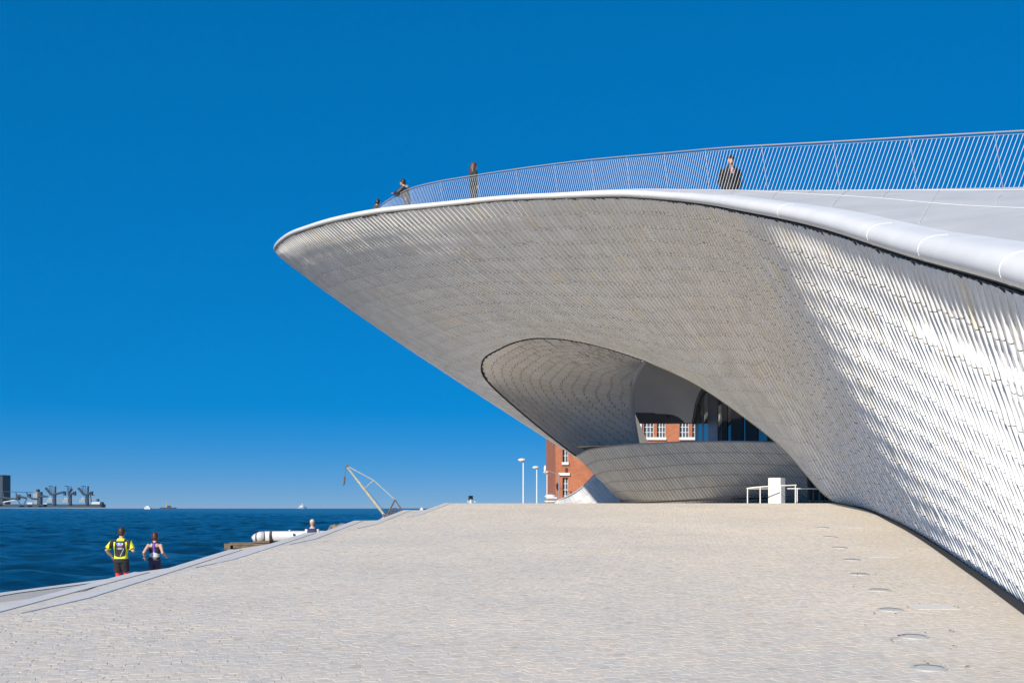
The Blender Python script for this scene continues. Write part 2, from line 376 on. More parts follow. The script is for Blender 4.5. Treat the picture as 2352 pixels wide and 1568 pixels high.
NA, NB = 7, 7
def tile_field(gens, L, H, shear=.0, gap=.012, flip=False, stag=0.0, jitter=.15, w0=.10, w1=.40, flat=.0, wgap=.02, wedge=.1, cj=.0, dip=.0):
    """gens: (ncol+1, n, 3) generator polylines. One bull-nosed tile per cell: a rounded ridge along its near
    side that swells towards the lower end. Returns vertex blocks, face template, tint."""
    nc = len(gens)-1
    seg = np.linalg.norm(np.diff(gens, axis=1), axis=2); cl = np.concatenate([np.zeros((nc+1,1)), np.cumsum(seg, axis=1)], axis=1)
    PRl, PQl, SRl = [], [], []
    joff = rng.normal(0, cj, nc)
    bs = np.linspace(0, 1, NB)
    for i in range(nc):
        g0, g1, c0, c1 = gens[i], gens[i+1], cl[i], cl[i+1]
        l0, l1 = c0[-1], c1[-1]
        off = stag*L*(i % 2)+joff[i]
        for j in range(-1, int(max(l0, l1)/L)+2):
            sa, sb = j*L+off+gap/2, (j+1)*L+off-gap/2
            r0c, r1c = np.clip([sa, sb], 0, l0); q0c, q1c = np.clip([sa+shear, sb+shear], 0, l1)
            if r1c-r0c < .08 and q1c-q0c < .08: continue
            sr = r0c+(r1c-r0c)*bs; sq = q0c+(q1c-q0c)*bs
            SRl.append(np.minimum(sr, l0-sr)); PRl.append(np.stack([np.interp(sr, c0, g0[:,k]) for k in range(3)], 1))
            PQl.append(np.stack([np.interp(sq, c1, g1[:,k]) for k in range(3)], 1))
    PR = np.array(PRl); PQ = np.array(PQl); N = len(PR)          # right (near) side, left (tipward) side
    du = PQ-PR
    ds = np.gradient(.5*(PR+PQ), axis=1)
    nrm = np.cross(du, ds); nrm /= (np.linalg.norm(nrm, axis=2, keepdims=True)+1e-12)
    if flip: nrm = -nrm
    wd = (w0+(w1-w0)*np.abs(2*bs-1)**1.4*(.75+.25*bs))[None,:]*(1+.12*rng.standard_normal((N,1))); wd = np.clip(wd, .05, .8)
    amp = H*(1-dip+dip*np.abs(2*bs-1)**1.1)[None,:]*np.clip(.15+np.array(SRl)/.3, 0, 1)*(1+jitter*rng.standard_normal((N,1)))
    lift = flat*(1-bs)[None,:]+.003*rng.standard_normal((N,1))
    # (fraction across from the near side, height)
    spec = [(0*wd, -.03+0*wd), (0*wd, .62*amp), (.22*wd, .93*amp), (.5*wd, amp), (.82*wd, np.maximum(.6,wedge+.1)*amp), (1.0*wd, wedge*amp+lift), (1+0*wd, lift)]
    Vv = np.zeros((N, NB, NA, 3))
    for k, (a, hgt) in enumerate(spec):
        a = wgap*.5+a*(1-wgap)
        Vv[:,:,k] = PR*(1-a[:,:,None])+PQ*a[:,:,None]+nrm*hgt[:,:,None]
    foot = Vv[:,-1,1:]-nrm[:,-1][:,None,:]*(np.stack([h[:,-1] for a, h in spec[1:]], 1)[:,:,None]+.03)
    Vv = np.concatenate([Vv.reshape(N, NB*NA, 3), foot], axis=1)
    fcs = [(r*NA+k, r*NA+k+1, (r+1)*NA+k+1, (r+1)*NA+k) for r in range(NB-1) for k in range(NA-1)]
    base = NB*NA
    fcs += [((NB-1)*NA+k+1, (NB-1)*NA+k+2, base+k+1, base+k) for k in range(NA-2)]
    if flip: fcs = [q[::-1] for q in fcs]
    return Vv, np.array(fcs), rng.random(N)

def screen_area(V):
    """approximate size in the frame of each block, zero when out of view"""
    c = V.mean(axis=1); x = HX+c[:,0]/c[:,1]*F; y = HY-(c[:,2]-EZ)/c[:,1]*F
    px = HX+V[:,:,0]/V[:,:,1]*F; py = HY-(V[:,:,2]-EZ)/V[:,:,1]*F
    # signed quad area from the corners of the tile
    q = [1, NA-1, (NB-1)*NA+NA-1, (NB-1)*NA+1]
    A = 0
    for a, b2 in zip(q, q[1:]+q[:1]): A = A+px[:,a]*py[:,b2]-px[:,b2]*py[:,a]
    A = np.abs(A)/2
    return np.where((x > 0)&(x < 2352)&(y > 0)&(y < 1568)&(c[:,1] > 1), A, 0)

def emit_tiles(V, fc, tint, mat, parent, singles, stuffname, name='tile'):
    order = np.argsort(-screen_area(V)); pick = order[:singles]; rest = order[singles:]
    nv = V.shape[1]
    for i in pick:
        o = mesh_obj(name, V[i], fc, mat, parent, attr=np.full(len(fc), tint[i]))
    Vr = V[rest].reshape(-1, 3); fr = (fc[None]+(np.arange(len(rest))*nv)[:,None,None]).reshape(-1, 4)
    o = fast_mesh(stuffname, Vr, fr, mat, parent, np.repeat(tint[rest], len(fc)))
    o['kind'] = 'stuff'; return o

def fast_mesh(name, V, Fq, mat, parent=None, tint=None, smooth=False):
    me = bpy.data.meshes.new(name)
    off = np.zeros(3); p = parent
    while p is not None: off += np.array(p.location); p = p.parent
    V = np.asarray(V)-off; k = Fq.shape[1]
    me.vertices.add(len(V)); me.vertices.foreach_set('co', V.astype(np.float32).ravel())
    me.loops.add(Fq.size); me.loops.foreach_set('vertex_index', Fq.astype(np.int32).ravel())
    me.polygons.add(len(Fq)); me.polygons.foreach_set('loop_start', np.arange(0, Fq.size, k, dtype=np.int32))
    me.polygons.foreach_set('loop_total', np.full(len(Fq), k, dtype=np.int32))
    me.update(calc_edges=True); me.validate()
    me.polygons.foreach_set('use_smooth', np.full(len(me.polygons), smooth))
    if tint is not None and len(tint) == len(me.polygons):
        a = me.attributes.new('tint', 'FLOAT', 'FACE'); a.data.foreach_set('value', tint.astype(np.float32))
    me.materials.append(mat)
    o = bpy.data.objects.new(name, me); link(o, parent); return o
def grid_obj(name, P, mat, parent=None, smooth=True, flip=False):
    a, b2, _ = P.shape
    idx = np.arange(a*b2).reshape(a, b2)
    f = np.stack([idx[:-1,:-1], idx[1:,:-1], idx[1:,1:], idx[:-1,1:]], -1).reshape(-1, 4)
    if flip: f = f[:, ::-1]
    return fast_mesh(name, P.reshape(-1,3), f, mat, parent, smooth=smooth)
def equal_columns(tmin, tmax, pitch, wt=.35):
    t = np.linspace(tmin, tmax, 3000); g = gen_at(t, 6); c = g[:,0]*(1-wt)+g[:,2]*wt
    l = chord(c); n = int(l[-1]/pitch); return np.interp(np.linspace(0, l[-1], n+1), l, t)

tcol = equal_columns(tk[0], tk[-1], .225, 0.0)
gens = gen_at(tcol)
V, fc, tint = tile_field(gens, .66, .040, shear=-.14, w0=.10, w1=.36, jitter=.08, flat=.0, wedge=.18, cj=.035, dip=.22, gap=.013)
tilefield = emit_tiles(V, fc, tint, m_tile, museum, 290, 'tile_field')
# backing shell just behind the tiles
gb = gen_at(np.linspace(tk[0], tk[-1], 240), 30)
du = np.gradient(gb, axis=0); ds = np.gradient(gb, axis=1); nb_ = np.cross(du, ds); nb_ /= np.linalg.norm(nb_, axis=2, keepdims=True)
grid_obj('tile_backing', gb-nb_*.028, m_back, museum)

# rim: rounded white shell along the roof edge
nr_ = 420
tr = np.linspace(tk[0], tk[-1], nr_)
rr = spline(tk, Rp, tr); hh = spline(tk, HT, tr)[:,0]
tan = np.gradient(rr, axis=0); tan[:,2] = 0; tan /= np.linalg.norm(tan, axis=1, keepdims=True)
out = np.stack([-tan[:,1], tan[:,0], np.zeros(nr_)], 1)         # left of travel = outward
def sweep(prof):
    rows = []
    for o_, u_ in prof: rows.append(rr+out*(o_*hh)[:,None]+np.array([0,0,1.])*(u_*hh)[:,None])
    return np.stack(rows, 1)
shell_prof = [(-.55,.10),(-.25,.12),(.05,.16),(.22,.25),(.32,.38),(.36,.52),(.33,.68),(.23,.83),(.05,.94),(-.2,1.0),(-.6,1.03),(-1.2,1.05)]
grid_obj('roof_edge', sweep(shell_prof), m_rim, museum, flip=False)
grid_obj('edge_lip', sweep([(-.60,.095),(-.25,.105),(.04,.145),(.10,.150)]), m_cream, museum)
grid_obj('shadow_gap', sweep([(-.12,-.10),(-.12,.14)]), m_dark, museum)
# seams of the edge shell
for xs in (2330,2135,2010,1800,1480,1225,980,800):
    k = int(np.argmin(np.abs(HX+rr[:,0]/rr[:,1]*F-xs)+1e3*(np.arange(nr_) > 340)))
    pr = [rr[k]+out[k]*(o_*hh[k]*1.006)+np.array([0,0,1])*(u_*hh[k]*1.004) for o_, u_ in shell_prof[1:11]]
    MB().tube(pr, .006, 5).build('edge_seam', m_joint, museum)

# roof deck
RAIL = [(2760,276,20.4),(2500,291,22.5),(2352,300,23.6),(2100,314,25.3),(1900,326,26.8),(1678,338,28.6),(1540,350,30.8),(1300,373,35.4),(1088,403,38.8),(1000,418,40.2),(940,434,41.6),(890,460,43.0),(868,480,44.6),(872,492,46.4)]
RAILH = 1.17
rt = np.array([at(*p) for p in RAIL]); rb = rt-np.array([0,0,RAILH])
rail_t = chord(rt)
def rail_top(t): return spline(rail_t, rt, t)
inner = sweep([(-1.2,1.05)])[:,0]
# map rim parameter to the rail foot line
kx = np.interp(tr, tk, [g[0][0] for g in GEN]); 
tipk = int(np.argmin(HX+inner[:,0]/inner[:,1]*F))
def rail_foot_for(i):
    u = i/tipk if i <= tipk else 1.0
    return u
foot = []
xr = HX+rt[:,0]/rt[:,1]*F
for i in range(nr_):
    if i <= tipk:
        x = HX+inner[i,0]/inner[i,1]*F
        xx = np.interp(x, [632,700,870,1000,1150,1300,1450,1600,1750,1950,2200,2760], [868,885,940,1050,1180,1320,1480,1640,1820,2050,2330,2760])
        tt = np.interp(xx, xr[::-1][1:], rail_t[::-1][1:])
        foot.append(rail_top(tt)[0]-np.array([0,0,RAILH]))
    else:
        foot.append(rb[-1]+(inner[i]-inner[tipk])*.55)
foot = np.array(foot)
back = foot+np.outer(np.clip((tipk-np.arange(nr_))/150., .45, 1), [6.0,4.0,.2])
rows = [inner]
for s_ in np.linspace(0,1,9)[1:]:
    bulge = .10*np.sin(np.pi*s_)
    rows.append(inner*(1-s_)+foot*s_+np.array([0,0,bulge]))
sink = np.clip((HX+foot[:,0]/foot[:,1]*F-1250)/380, 0, 1)*.74        # the walkway lies below the crest that carries the railing
drop = np.stack([0*sink, 0*sink, -sink], 1)
rows.append(foot+np.array([.35,.25,0])); rows.append(foot+np.array([.40,.28,0])+drop)
for s_ in np.linspace(0,1,5)[1:]: rows.append((foot+np.array([.40,.28,0]))*(1-s_)+back*s_+drop)
roofP = np.stack(rows, 1)
roof = grid_obj('roof_deck', roofP, m_roof, museum)
def roof_pt(i, s_):
    bulge = .10*math.sin(math.pi*s_)
    return inner[i]*(1-s_)+foot[i]*s_+np.array([0,0,bulge+.006])
for s_ in (.33, .8):
    MB().tube([roof_pt(i, s_) for i in range(0, 260, 3)], .010, 4).build('deck_joint', m_joint, museum)
for i in range(6, 230, 15):
    a0 = .02 if (i//15) % 2 else .33
    MB().tube([roof_pt(min(nr_-1, i+int(8*s_)), s_) for s_ in np.linspace(a0, .98, 8)], .008, 4).build('deck_joint', m_joint, museum)
# building mass behind so that no light leaks under the deck
# ---------------------------------------------------------------- arch edge, inner vault, soffit, lower lip, glazing
tb = np.linspace(tk[3], tk[18], 400)
bedge = spline(tk, Bp, tb)
bx = HX+bedge[:,0]/bedge[:,1]*F
arch = [p for p in [at(1910,1151,36.4)]][:0]
ks = np.where(tb >= tk[6])[0]
split = int(np.argmin(np.abs(bx-1490)+1e3*(tb < tk[7])+1e3*(tb > tk[13])))
rightleg = [bedge[k] for k in ks if k <= split][::3]; leftarch = [bedge[k] for k in ks if k >= split][::3]
m_trim = plain('ochre_edge_trim', (.55,.47,.27), .6)
MB().tube(rightleg, .028, 6).build('arch_trim', m_trim, museum)
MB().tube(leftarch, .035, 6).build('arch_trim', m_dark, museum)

# inner vault: ruled between the left part of the arch edge and an inner edge
OUT = [(1322,1046,50.4),(1215,962,49.6),(1128,885,48.4),(1107,835,47.0),(1150,800,45.4),(1230,777,43.0),(1330,785,42.0),(1400,802,41.5),(1476,826,41.0)]
INN = [(1470,1060,53.3),(1458,1000,52.8),(1451,955,52.3),(1448,925,51.8),(1449,900,51.2),(1452,880,50.4),(1459,860,50),(1468,843,49.6),(1484,823,49)]
Op = np.array([at(*p) for p in OUT]); Ip = np.array([at(*p) for p in INN])
ot = chord(Op)
def vault_gens(t, n=30):
    o_ = spline(ot, Op, t)[:,None]; i_ = spline(ot, Ip, t)[:,None]; s = np.linspace(0,1,n)[None,:,None]
    p = o_*(1-s)+i_*s
    p[...,1] += 1.1*(np.sin(np.pi*s)[...,0])            # hollowed away from the forecourt
    return p
ncol = int(ot[-1]/.17)
vg = vault_gens(np.linspace(0, ot[-1], ncol+1))
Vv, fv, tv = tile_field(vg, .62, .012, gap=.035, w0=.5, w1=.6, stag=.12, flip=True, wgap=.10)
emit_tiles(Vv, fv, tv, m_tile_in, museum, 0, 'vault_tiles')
gv = vault_gens(np.linspace(0, ot[-1], 80)); gv[...,1] += .03
grid_obj('vault_backing', gv, m_back2, museum)
# thin fin at the inner edge
ip = spline(ot, Ip, np.linspace(0, ot[-1], 60))
fin = np.stack([ip+np.array([-.02,-.03,0]), ip+np.array([.16,-.02,0]), ip+np.array([.16,.25,0])], 1)
grid_obj('vault_edge', fin, plain('vault_edge_shell', (.62,.59,.55), .35), museum)

# dark smooth soffit behind the vault
def coons(top, bot, n=30, m=30, bul=(0,0,0), tb_=None):
    T = curve_through([at(*p) for p in top], n); B_ = curve_through([at(*p) for p in bot], n)
    s = np.linspace(0,1,m)[None,:,None]
    P = T[:,None]*(1-s)+B_[:,None]*s
    return P+np.sin(np.pi*s)*np.array(bul)[None,None]
m_soffit = plain('soffit_render', (.62,.59,.56), .5, var=.05, scale=.6)
sof = coons([(1430,800,52.5),(1520,800,52),(1610,830,51),(1700,880,50)], [(1430,971,57),(1500,971,57),(1560,971,57),(1603,971,56.6)], bul=(0,1.3,1.0))
grid_obj('soffit', sof, m_soffit, museum)
MB().box((5.6,56.9,at(0,971,57)[2]-.02),(9.5,57.3,at(0,971,57)[2]+.5)).build('soffit_beam', plain('soffit_edge', (.10,.095,.09), .5), museum)
MB().tube([at(1535,955,56.6), at(1535,959,56.55)], .07, 8).build('ceiling_spotlight', m_black, museum)

# lower lip wall of the opening
LT = [(1322,1046,50.4),(1345,1034,49.7),(1400,1024,48.7),(1500,1017,47.3),(1620,1013,45.4),(1790,1016,43.4),(1940,1030,41.5)]
LB = [(1432,1158,51.6),(1450,1160,51.0),(1500,1163,49.8),(1620,1165,47.6),(1760,1166,46.2),(1920,1168,44.2),(2050,1170,42.5)]
Lt = np.array([at(*p) for p in LT]); Lb = np.array([at(*p) for p in LB]); lt = chord(Lt)
def lip_gens(t, n=24):
    a = spline(lt, Lt, t)[:,None]; b2 = spline(lt, Lb, t)[:,None]; s = np.linspace(0,1,n)[None,:,None]
    p = a*(1-s)+b2*s; p[...,1] += -.55*np.sin(np.pi*s)[...,0]*np.exp(-((t-lt[-1]*.5)/(lt[-1]*.5))**2)[:,None]
    return p
ncol = int(lt[-1]/.15)
lg = lip_gens(np.linspace(lt[-1], 0, ncol+1))
Vl, fl, tl = tile_field(lg, .62, .012, gap=.03, shear=.05, w0=.2, w1=.3, wgap=.10)
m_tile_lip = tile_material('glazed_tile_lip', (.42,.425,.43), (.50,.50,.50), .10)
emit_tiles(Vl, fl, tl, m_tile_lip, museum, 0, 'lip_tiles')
gl_ = lip_gens(np.linspace(lt[-1], 0, 80)); gl_[...,1] += .03
grid_obj('lip_backing', gl_, m_back2, museum)
lpt = spline(lt, Lt, np.linspace(0, lt[-1], 80))
cop = np.stack([lpt+np.array([0,-.03,-.05]), lpt+np.array([0,-.03,.02]), lpt+np.array([0,.5,.03])], 1)
grid_obj('lip_coping', cop, plain('lip_coping_shell', (.38,.38,.375), .3), museum)
zf = Lt[3][2]-.04
mesh_obj('terrace_floor', [(2.8,49.2,zf),(6,47.6,zf),(9,45.6,zf),(14,43.4,zf),(24,60,zf),(9,64,zf),(5,60,zf)], [(0,1,2,3,4,5,6)], plain('terrace_stone', (.4,.39,.37), .6, var=.08), museum)
# dark base trim rising to the right along the foot of the lip
def trim(pts, h, nm):
    P = [at(*p) for p in pts]; q = []
    for p in P: q += [p+np.array([0,-.75,0]), p+np.array([0,-.75,h])]
    mesh_obj(nm, q, [(2*i,2*i+2,2*i+3,2*i+1) for i in range(len(P)-1)], m_black, museum)
MB().tube([at(1385,1156,46.5), at(1500,1152.5,46), at(1620,1147,45.5), at(1770,1143,44.5)], .035, 6).build('base_trim', m_black, museum)
# far flank of the shell: white ribbed skirt behind the lip
m_skirt = tile_material('glazed_tile_flank', (.70,.70,.70), (.80,.80,.79), .3)
ST = [(1366,1088,68),(1352,1103,69.2),(1332,1122,70.8),(1305,1138,73),(1275,1151,76)]
SB = [(1450,1160,66.5),(1410,1162,68.0),(1365,1163,70),(1320,1163,73),(1258,1163,76.2)]
Sp = np.array([at(*p) for p in ST]); Sb = np.array([at(*p) for p in SB]); st_ = chord(Sb)
def skirt(t, n=16):
    a = spline(st_, Sp, t)[:,None]; b2 = spline(st_, Sb, t)[:,None]; s = np.linspace(0,1,n)[None,:,None]
    return a*(1-s)+b2*s
sg_ = skirt(np.linspace(0, st_[-1], int(st_[-1]/.16)+1))
Vs, fs, ts = tile_field(sg_, .62, .022, w0=.2, w1=.3)
emit_tiles(Vs, fs, ts, m_skirt, museum, 0, 'flank_tiles')
gs_ = skirt(np.linspace(0, st_[-1], 40)); gs_[...,1] += .035
grid_obj('flank_backing', gs_, m_skirt, museum)
MB().tube(list(spline(st_, Sp, np.linspace(0, st_[-1], 24))), .04, 6).build('flank_coping', m_white, museum)

# curved glazed front on the terrace
def glassmat(name, col, rough=.02):
    m, nt, b = M(name); b.inputs['Base Color'].default_value = (*col,1); b.inputs['Roughness'].default_value = rough
    b.inputs['Specular IOR Level'].default_value = 1.0; b.inputs['IOR'].default_value = 1.9; return m
m_glass = glassmat('reflective_glass', (.008,.010,.012))
GX = [1597,1604,1612,1617,1626,1648,1657,1670,1679,1706,1712,1740,1762,1788,1803,1835]     # alternate mullion, pane
GD = np.interp(GX, [1597,1650,1835], [55.0,49.5,46.0])
def gtop(x): return float(np.interp(x, [1597,1600,1606,1614,1624,1660,1850], [968,940,915,897,886,870,860]))
for k in range(len(GX)-1):
    x0, x1, d0, d1 = GX[k], GX[k+1], GD[k], GD[k+1]
    isp = k % 2
    yt0, yt1 = gtop(x0)+(3 if isp else 0), gtop(x1)+(3 if isp else 0)
    fr = .0 if isp else -.05
    a0, a1, a2, a3 = at(x0,1022,d0), at(x1,1022,d1), at(x1,yt1,d1), at(x0,yt0,d0)
    dv = np.array([0,fr,0]); th = np.array([0,.06,0])
    q = [a0+dv,a1+dv,a2+dv,a3+dv,a0+th,a1+th,a2+th,a3+th]
    mesh_obj('glass_pane' if isp else 'mullion', q, [(0,1,2,3),(1,5,6,2),(4,0,3,7),(3,2,6,7),(5,4,7,6)], m_glass if isp else m_black, museum)
head = []
for x in np.linspace(1596,1700,14): head.append(at(x, gtop(x)+2, float(np.interp(x,[1597,1650,1835],[55.0,49.5,46.0]))-.06))
MB().tube(head, .16, 6).build('glazing_head', m_black, museum)
# white lettering on two panes: short upright strokes, as small as they read in the photograph
m_letter = plain('white_vinyl_lettering', (.7,.7,.7), .6)
mb = MB()
for x0, n_ in ((1618,4),(1651,2)):
    for i in range(n_):
        x = x0+i*2.0; d = float(np.interp(x,[1597,1650,1835],[55.0,49.5,46.0]))-.02
        y0_ = 952-2.0*i; hgt = [15,12,14,11][i % 4]
        p = at(x, y0_, d); q = at(x+.55, y0_+hgt, d)
        mb.add([(p[0],p[1],p[2]),(q[0],p[1],p[2]),(q[0],p[1],q[2]),(p[0],p[1],q[2])],[(0,1,2,3)])
mb.build('glass_lettering', m_letter, museum)
MB().box((-1,49.6,EZ+8.2),(16,60,EZ+9.0)).build('sun_block_slab', m_roof, museum)  # unseen slab added over the opening to keep direct sun off the soffit
# solid core behind glazing
core = [at(1660,1030,53), at(1900,1030,50)]
MB().box((core[0][0]+.8,53.5,ZC),(26,66,core[0][2]+6)).build('core_wall', plain('interior_dark', (.05,.05,.05), .8), museum)

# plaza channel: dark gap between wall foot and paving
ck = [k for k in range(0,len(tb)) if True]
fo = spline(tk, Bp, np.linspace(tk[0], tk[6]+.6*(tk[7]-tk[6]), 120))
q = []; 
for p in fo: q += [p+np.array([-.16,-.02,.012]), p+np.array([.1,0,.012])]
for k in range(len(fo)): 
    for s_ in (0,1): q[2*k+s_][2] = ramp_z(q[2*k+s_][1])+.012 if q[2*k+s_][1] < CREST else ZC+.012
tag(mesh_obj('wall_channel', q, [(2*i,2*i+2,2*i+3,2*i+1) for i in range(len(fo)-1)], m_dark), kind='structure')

# ---------------------------------------------------------------- roof railing
railing = thing('roof_railing', 'white railing of thin slanted bars along the museum roof', 'railing', tuple(rb[5]))
L_ = rail_t[-1]; fine = np.linspace(0, L_, 2000); rf = rail_top(fine)
arc = chord(rf); 
def rail_at(s): return np.array([np.interp(s, arc, rf[:,k]) for k in range(3)])
def rail_tan(s):
    a = rail_at(min(s+.05, arc[-1]))-rail_at(max(s-.05, 0)); return a/np.linalg.norm(a)
hr = [rf[i] for i in range(0,2000,12)]
m_hand = plain('handrail_wood', (.36,.31,.29), .5)
MB().tube(hr, .015, 6).build('handrail', m_hand, railing)
MB().tube([p-np.array([0,0,.065]) for p in hr], .006, 4).build('top_rail', m_steel, railing)
m_bar = plain('railing_bar', (.82,.82,.82), .4)
# the bars lean along the run of the railing
sp_ = .105; nbars = int(arc[-1]/sp_)
bars = []
for i in range(nbars):
    s = i*sp_; t = rail_tan(s); t[2] = 0; t /= np.linalg.norm(t)
    top = rail_at(max(s-.0, 0))-np.array([0,0,.07]); ft = rail_at(min(s+.42, arc[-1]))-np.array([0,0,RAILH])
    bars.append((top, ft))
def screen_x(p): return HX+p[0]/p[1]*F
vis = [i for i in range(nbars) if -20 < screen_x(bars[i][0]) < 2640]
pick = vis[:295]; rest = [i for i in vis if i not in set(pick)]
for i in pick: MB().tube(bars[i], .0056, 4).build('bar', m_bar, railing)
mb = MB()
for i in rest: mb.tube(bars[i], .0056, 4)
if rest: o = mb.build('bar_run', m_bar, railing); o['kind'] = 'stuff'
s = .6
while s < arc[-1]:
    t = rail_tan(s); p = rail_at(s)
    MB().tube([p-np.array([0,0,.02]), rail_at(max(0, s-.18))-np.array([0,0,RAILH+.05])], .0045, 5).build('post', m_hand, railing); s += 1.9

# ---------------------------------------------------------------- entrance handrails and bollard
def handrail(label, top, posts, r=.022):
    t = thing('handrail', label, 'handrail', (float(top[0][0]), float(top[0][1]), ZC))
    MB().tube(top, r, 6).build('top_rail', m_white, t)
    for p in posts: MB().tube([(p[0],p[1],p[2]), (p[0],p[1],ZC-.02)], r*.9, 6).build('post', m_white, t)
D1 = 37.3
curve = [at(1716,1121,D1), at(1730,1119,D1-.15), at(1752,1117.2,D1-.25), at(1790,1115,D1-.3), at(1829,1113.5,D1-.2)]
handrail('white tubular handrail curving round the square white pillar', [at(1768,1122,38.2), at(1718,1122,37.6)]+curve, [at(1717,1122,D1), at(1746,1118,D1-.22), at(1793,1115,D1-.3), at(1827,1114,D1-.2)])
handrail('straight white handrail in front of the people in black', [at(1808,1121.5,37.9), at(1835,1121.5,37.9), at(1905,1122,37.7)], [at(1831,1121.5,37.9)])
bol = thing('bollard', 'square white pillar standing inside the curved handrail', 'pillar', tuple(at(1784,1156,37.0)[:2])+(ZC,))
pc = at(1784,1156,37.6)
MB().box((pc[0]-.21,pc[1]-.21,ZC-.05),(pc[0]+.21,pc[1]+.21,at(0,1098,37.6)[2]), rz=R(-34)).build('shaft', m_white, bol)
MB().box((pc[0]-.205,pc[1]-.205,at(0,1098,37.6)[2]),(pc[0]+.205,pc[1]+.205,at(0,1098,37.6)[2]+.012), rz=R(-34)).build('cap', m_white, bol)
# ---------------------------------------------------------------- ground lights, cover slabs and litter on the forecourt
m_lens = plain('ground_light_lens', (.47,.47,.45), .3)
m_ring = plain('ground_light_ring', (.50,.48,.45), .5, metal=.1)
DISC = [(2009,1288,1),(2027,1311,2),(2050,1337,3),(2080,1367,4),(2098,1402,5),(2147,1441,6),(2174,1489,7),(2230,1555,8),(2268,1632,9)]
ORD = ['farthest','second farthest','third farthest','fourth farthest','middle','fourth nearest','third nearest','second nearest','nearest']
for k, (x, y, _) in enumerate(DISC):
    p = ramp(x*.9408, y*.9408); rr_ = .13
    t = thing('ground_light', 'round grey light set in the paving, %s of the row by the wall' % ORD[k], 'ground light', (float(p[0]), float(p[1]), float(ramp_z(p[1]))), 'ground lights in a row along the wall')
    sl_ = math.atan(RS)
    for nm, r0, r1, h, mt in (('lens', 0, rr_-.025, .010, m_lens), ('ring', rr_-.025, rr_, .014, m_ring)):
        n = 28; v = []; f = []
        for i in range(n):
            a = 2*math.pi*i/n
            for r_, hh_ in ((r0, h), (r1, h), (r1, -.02)):
                X, Y = p[0]+r_*math.cos(a), p[1]+r_*math.sin(a); v.append((X, Y, ramp_z(Y)+hh_))
        for i in range(n):
            j = (i+1) % n; f += [(3*i,3*i+1,3*j+1,3*j), (3*i+1,3*i+2,3*j+2,3*j+1)]
        mesh_obj(nm, v, f, mt, t)
m_slab = plain('pale_cover_slab', (.64,.61,.56), .55, var=.05, scale=6)
for k, (x0, x1, y, hw, lab) in enumerate([(2042,2103,1287,.16,'small pale cover slab farthest up the paving near the wall'),(2111,2187,1358,.17,'pale cover slab halfway along the row of ground lights'),(2228,2330,1482,.17,'large pale cover slab nearest the camera beside the wall')]):
    a, c_ = ramp(x0*.9408, y*.9408), ramp(x1*.9408, y*.9408)
    v = [(a[0],a[1]-hw),(c_[0],c_[1]-hw),(c_[0]-.03,c_[1]+hw),(a[0]-.03,a[1]+hw)]
    v = [(X,Y,ramp_z(Y)+.0065) for X,Y in v]+[(X,Y,ramp_z(Y)-.03) for X,Y in v]
    tag(mesh_obj('cover_slab', v, [(0,1,2,3),(0,4,5,1),(1,5,6,2),(2,6,7,3),(3,7,4,0)], m_slab), lab, 'cover slab', 'pale cover slabs in the paving')
# dry leaves and grit
m_leaf = plain('dry_leaf', (.11,.07,.035), .8, var=.3, scale=30)
mb = MB(); r2 = random.Random(4)
LIT = [(2100,1400),(2105,1430),(2145,1500),(2180,1495),(2222,1478),(2330,1485),(2190,1553),(2262,1550),(2176,1568),(2325,1582),(2245,1625),(2268,1620),(2292,1628),(2360,1634),(2450,1642),(1977,1240),(2020,1375),(1960,1345),(2130,1530),(2330,1545)]
for x, y in LIT:
    for _ in range(r2.randint(1,3)):
        p = ramp((x+r2.gauss(0,12))*.9408, (y+r2.gauss(0,3))*.9408); s_ = r2.uniform(.010,.024); a = r2.uniform(0,6.3)
        c0, s0 = math.cos(a), math.sin(a); z = ramp_z(p[1])+.014
        mb.add([(p[0]+s_*c0,p[1]+s_*s0,z),(p[0]-.4*s_*s0,p[1]+.4*s_*c0,z+s_*.5),(p[0]-s_*c0,p[1]-s_*s0,z+.004),(p[0]+.4*s_*s0,p[1]-.4*s_*c0,z+s_*.3)],[(0,1,2,3)])
tag(mb.build('leaf_litter', m_leaf), 'scattered dry leaves lying on the paving near the wall', 'leaves', kind='stuff')

# ---------------------------------------------------------------- stone setts of the near forecourt
m_sett, nts, bs_, _c = paving('limestone_sett', (.62,.57,.50), (.65,.585,.50), (.585,.55,.50), .0, sett=False)
a = nts.nodes.new('ShaderNodeAttribute'); a.attribute_name = 'tint'
cr = ramp_node(nts, [(0,(.90,.89,.885)),(.3,(.96,.955,.95)),(.6,(1,1,.995)),(.85,(1.03,1.0,.97)),(.97,(1.03,.97,.91)),(1,(.8,.76,.73))]); nts.links.new(a.outputs['Fac'], cr.inputs['Fac'])
wash(nts, bs_, mixc(nts, _c, cr.outputs['Color'], 1.0, 'MULTIPLY'))
th = .32; cs, sn = math.cos(th), math.sin(th)
pit = .098; fr_ = []
for i in range(-260, 420):
    for j in range(-120, 420):
        u = i*pit+(.5*pit if j % 2 else 0); v_ = j*pit
        X, Y = u*cs-v_*sn, u*sn+v_*cs
        if not (7.0 < Y < 34.7): continue
        sx = HX+X/Y*F
        if sx < -60 or sx > 2420: continue
        el_ = np.interp(Y, [7,11,11.5,15,18.5,20,24,26,30,35], [-5.3,-5.2,-4.6,-4.33,-4.0,-3.5,-3.05,-2.9,-2.3,-1.8])
        wl_ = np.interp(Y, [7,8.1,10.6,15,25,33,36], [4.1,4.4,5.03,6.16,8.5,10.0,10.3])-.22
        if X < el_ or X > wl_: continue
        fr_.append((X, Y))
fr_ = np.array(fr_); N = len(fr_)
fr_ += rng.normal(0, .016, (N,2))
hw = .0455+rng.uniform(-.005,.0045,(N,2)); ang = th+rng.normal(0,.13,N)
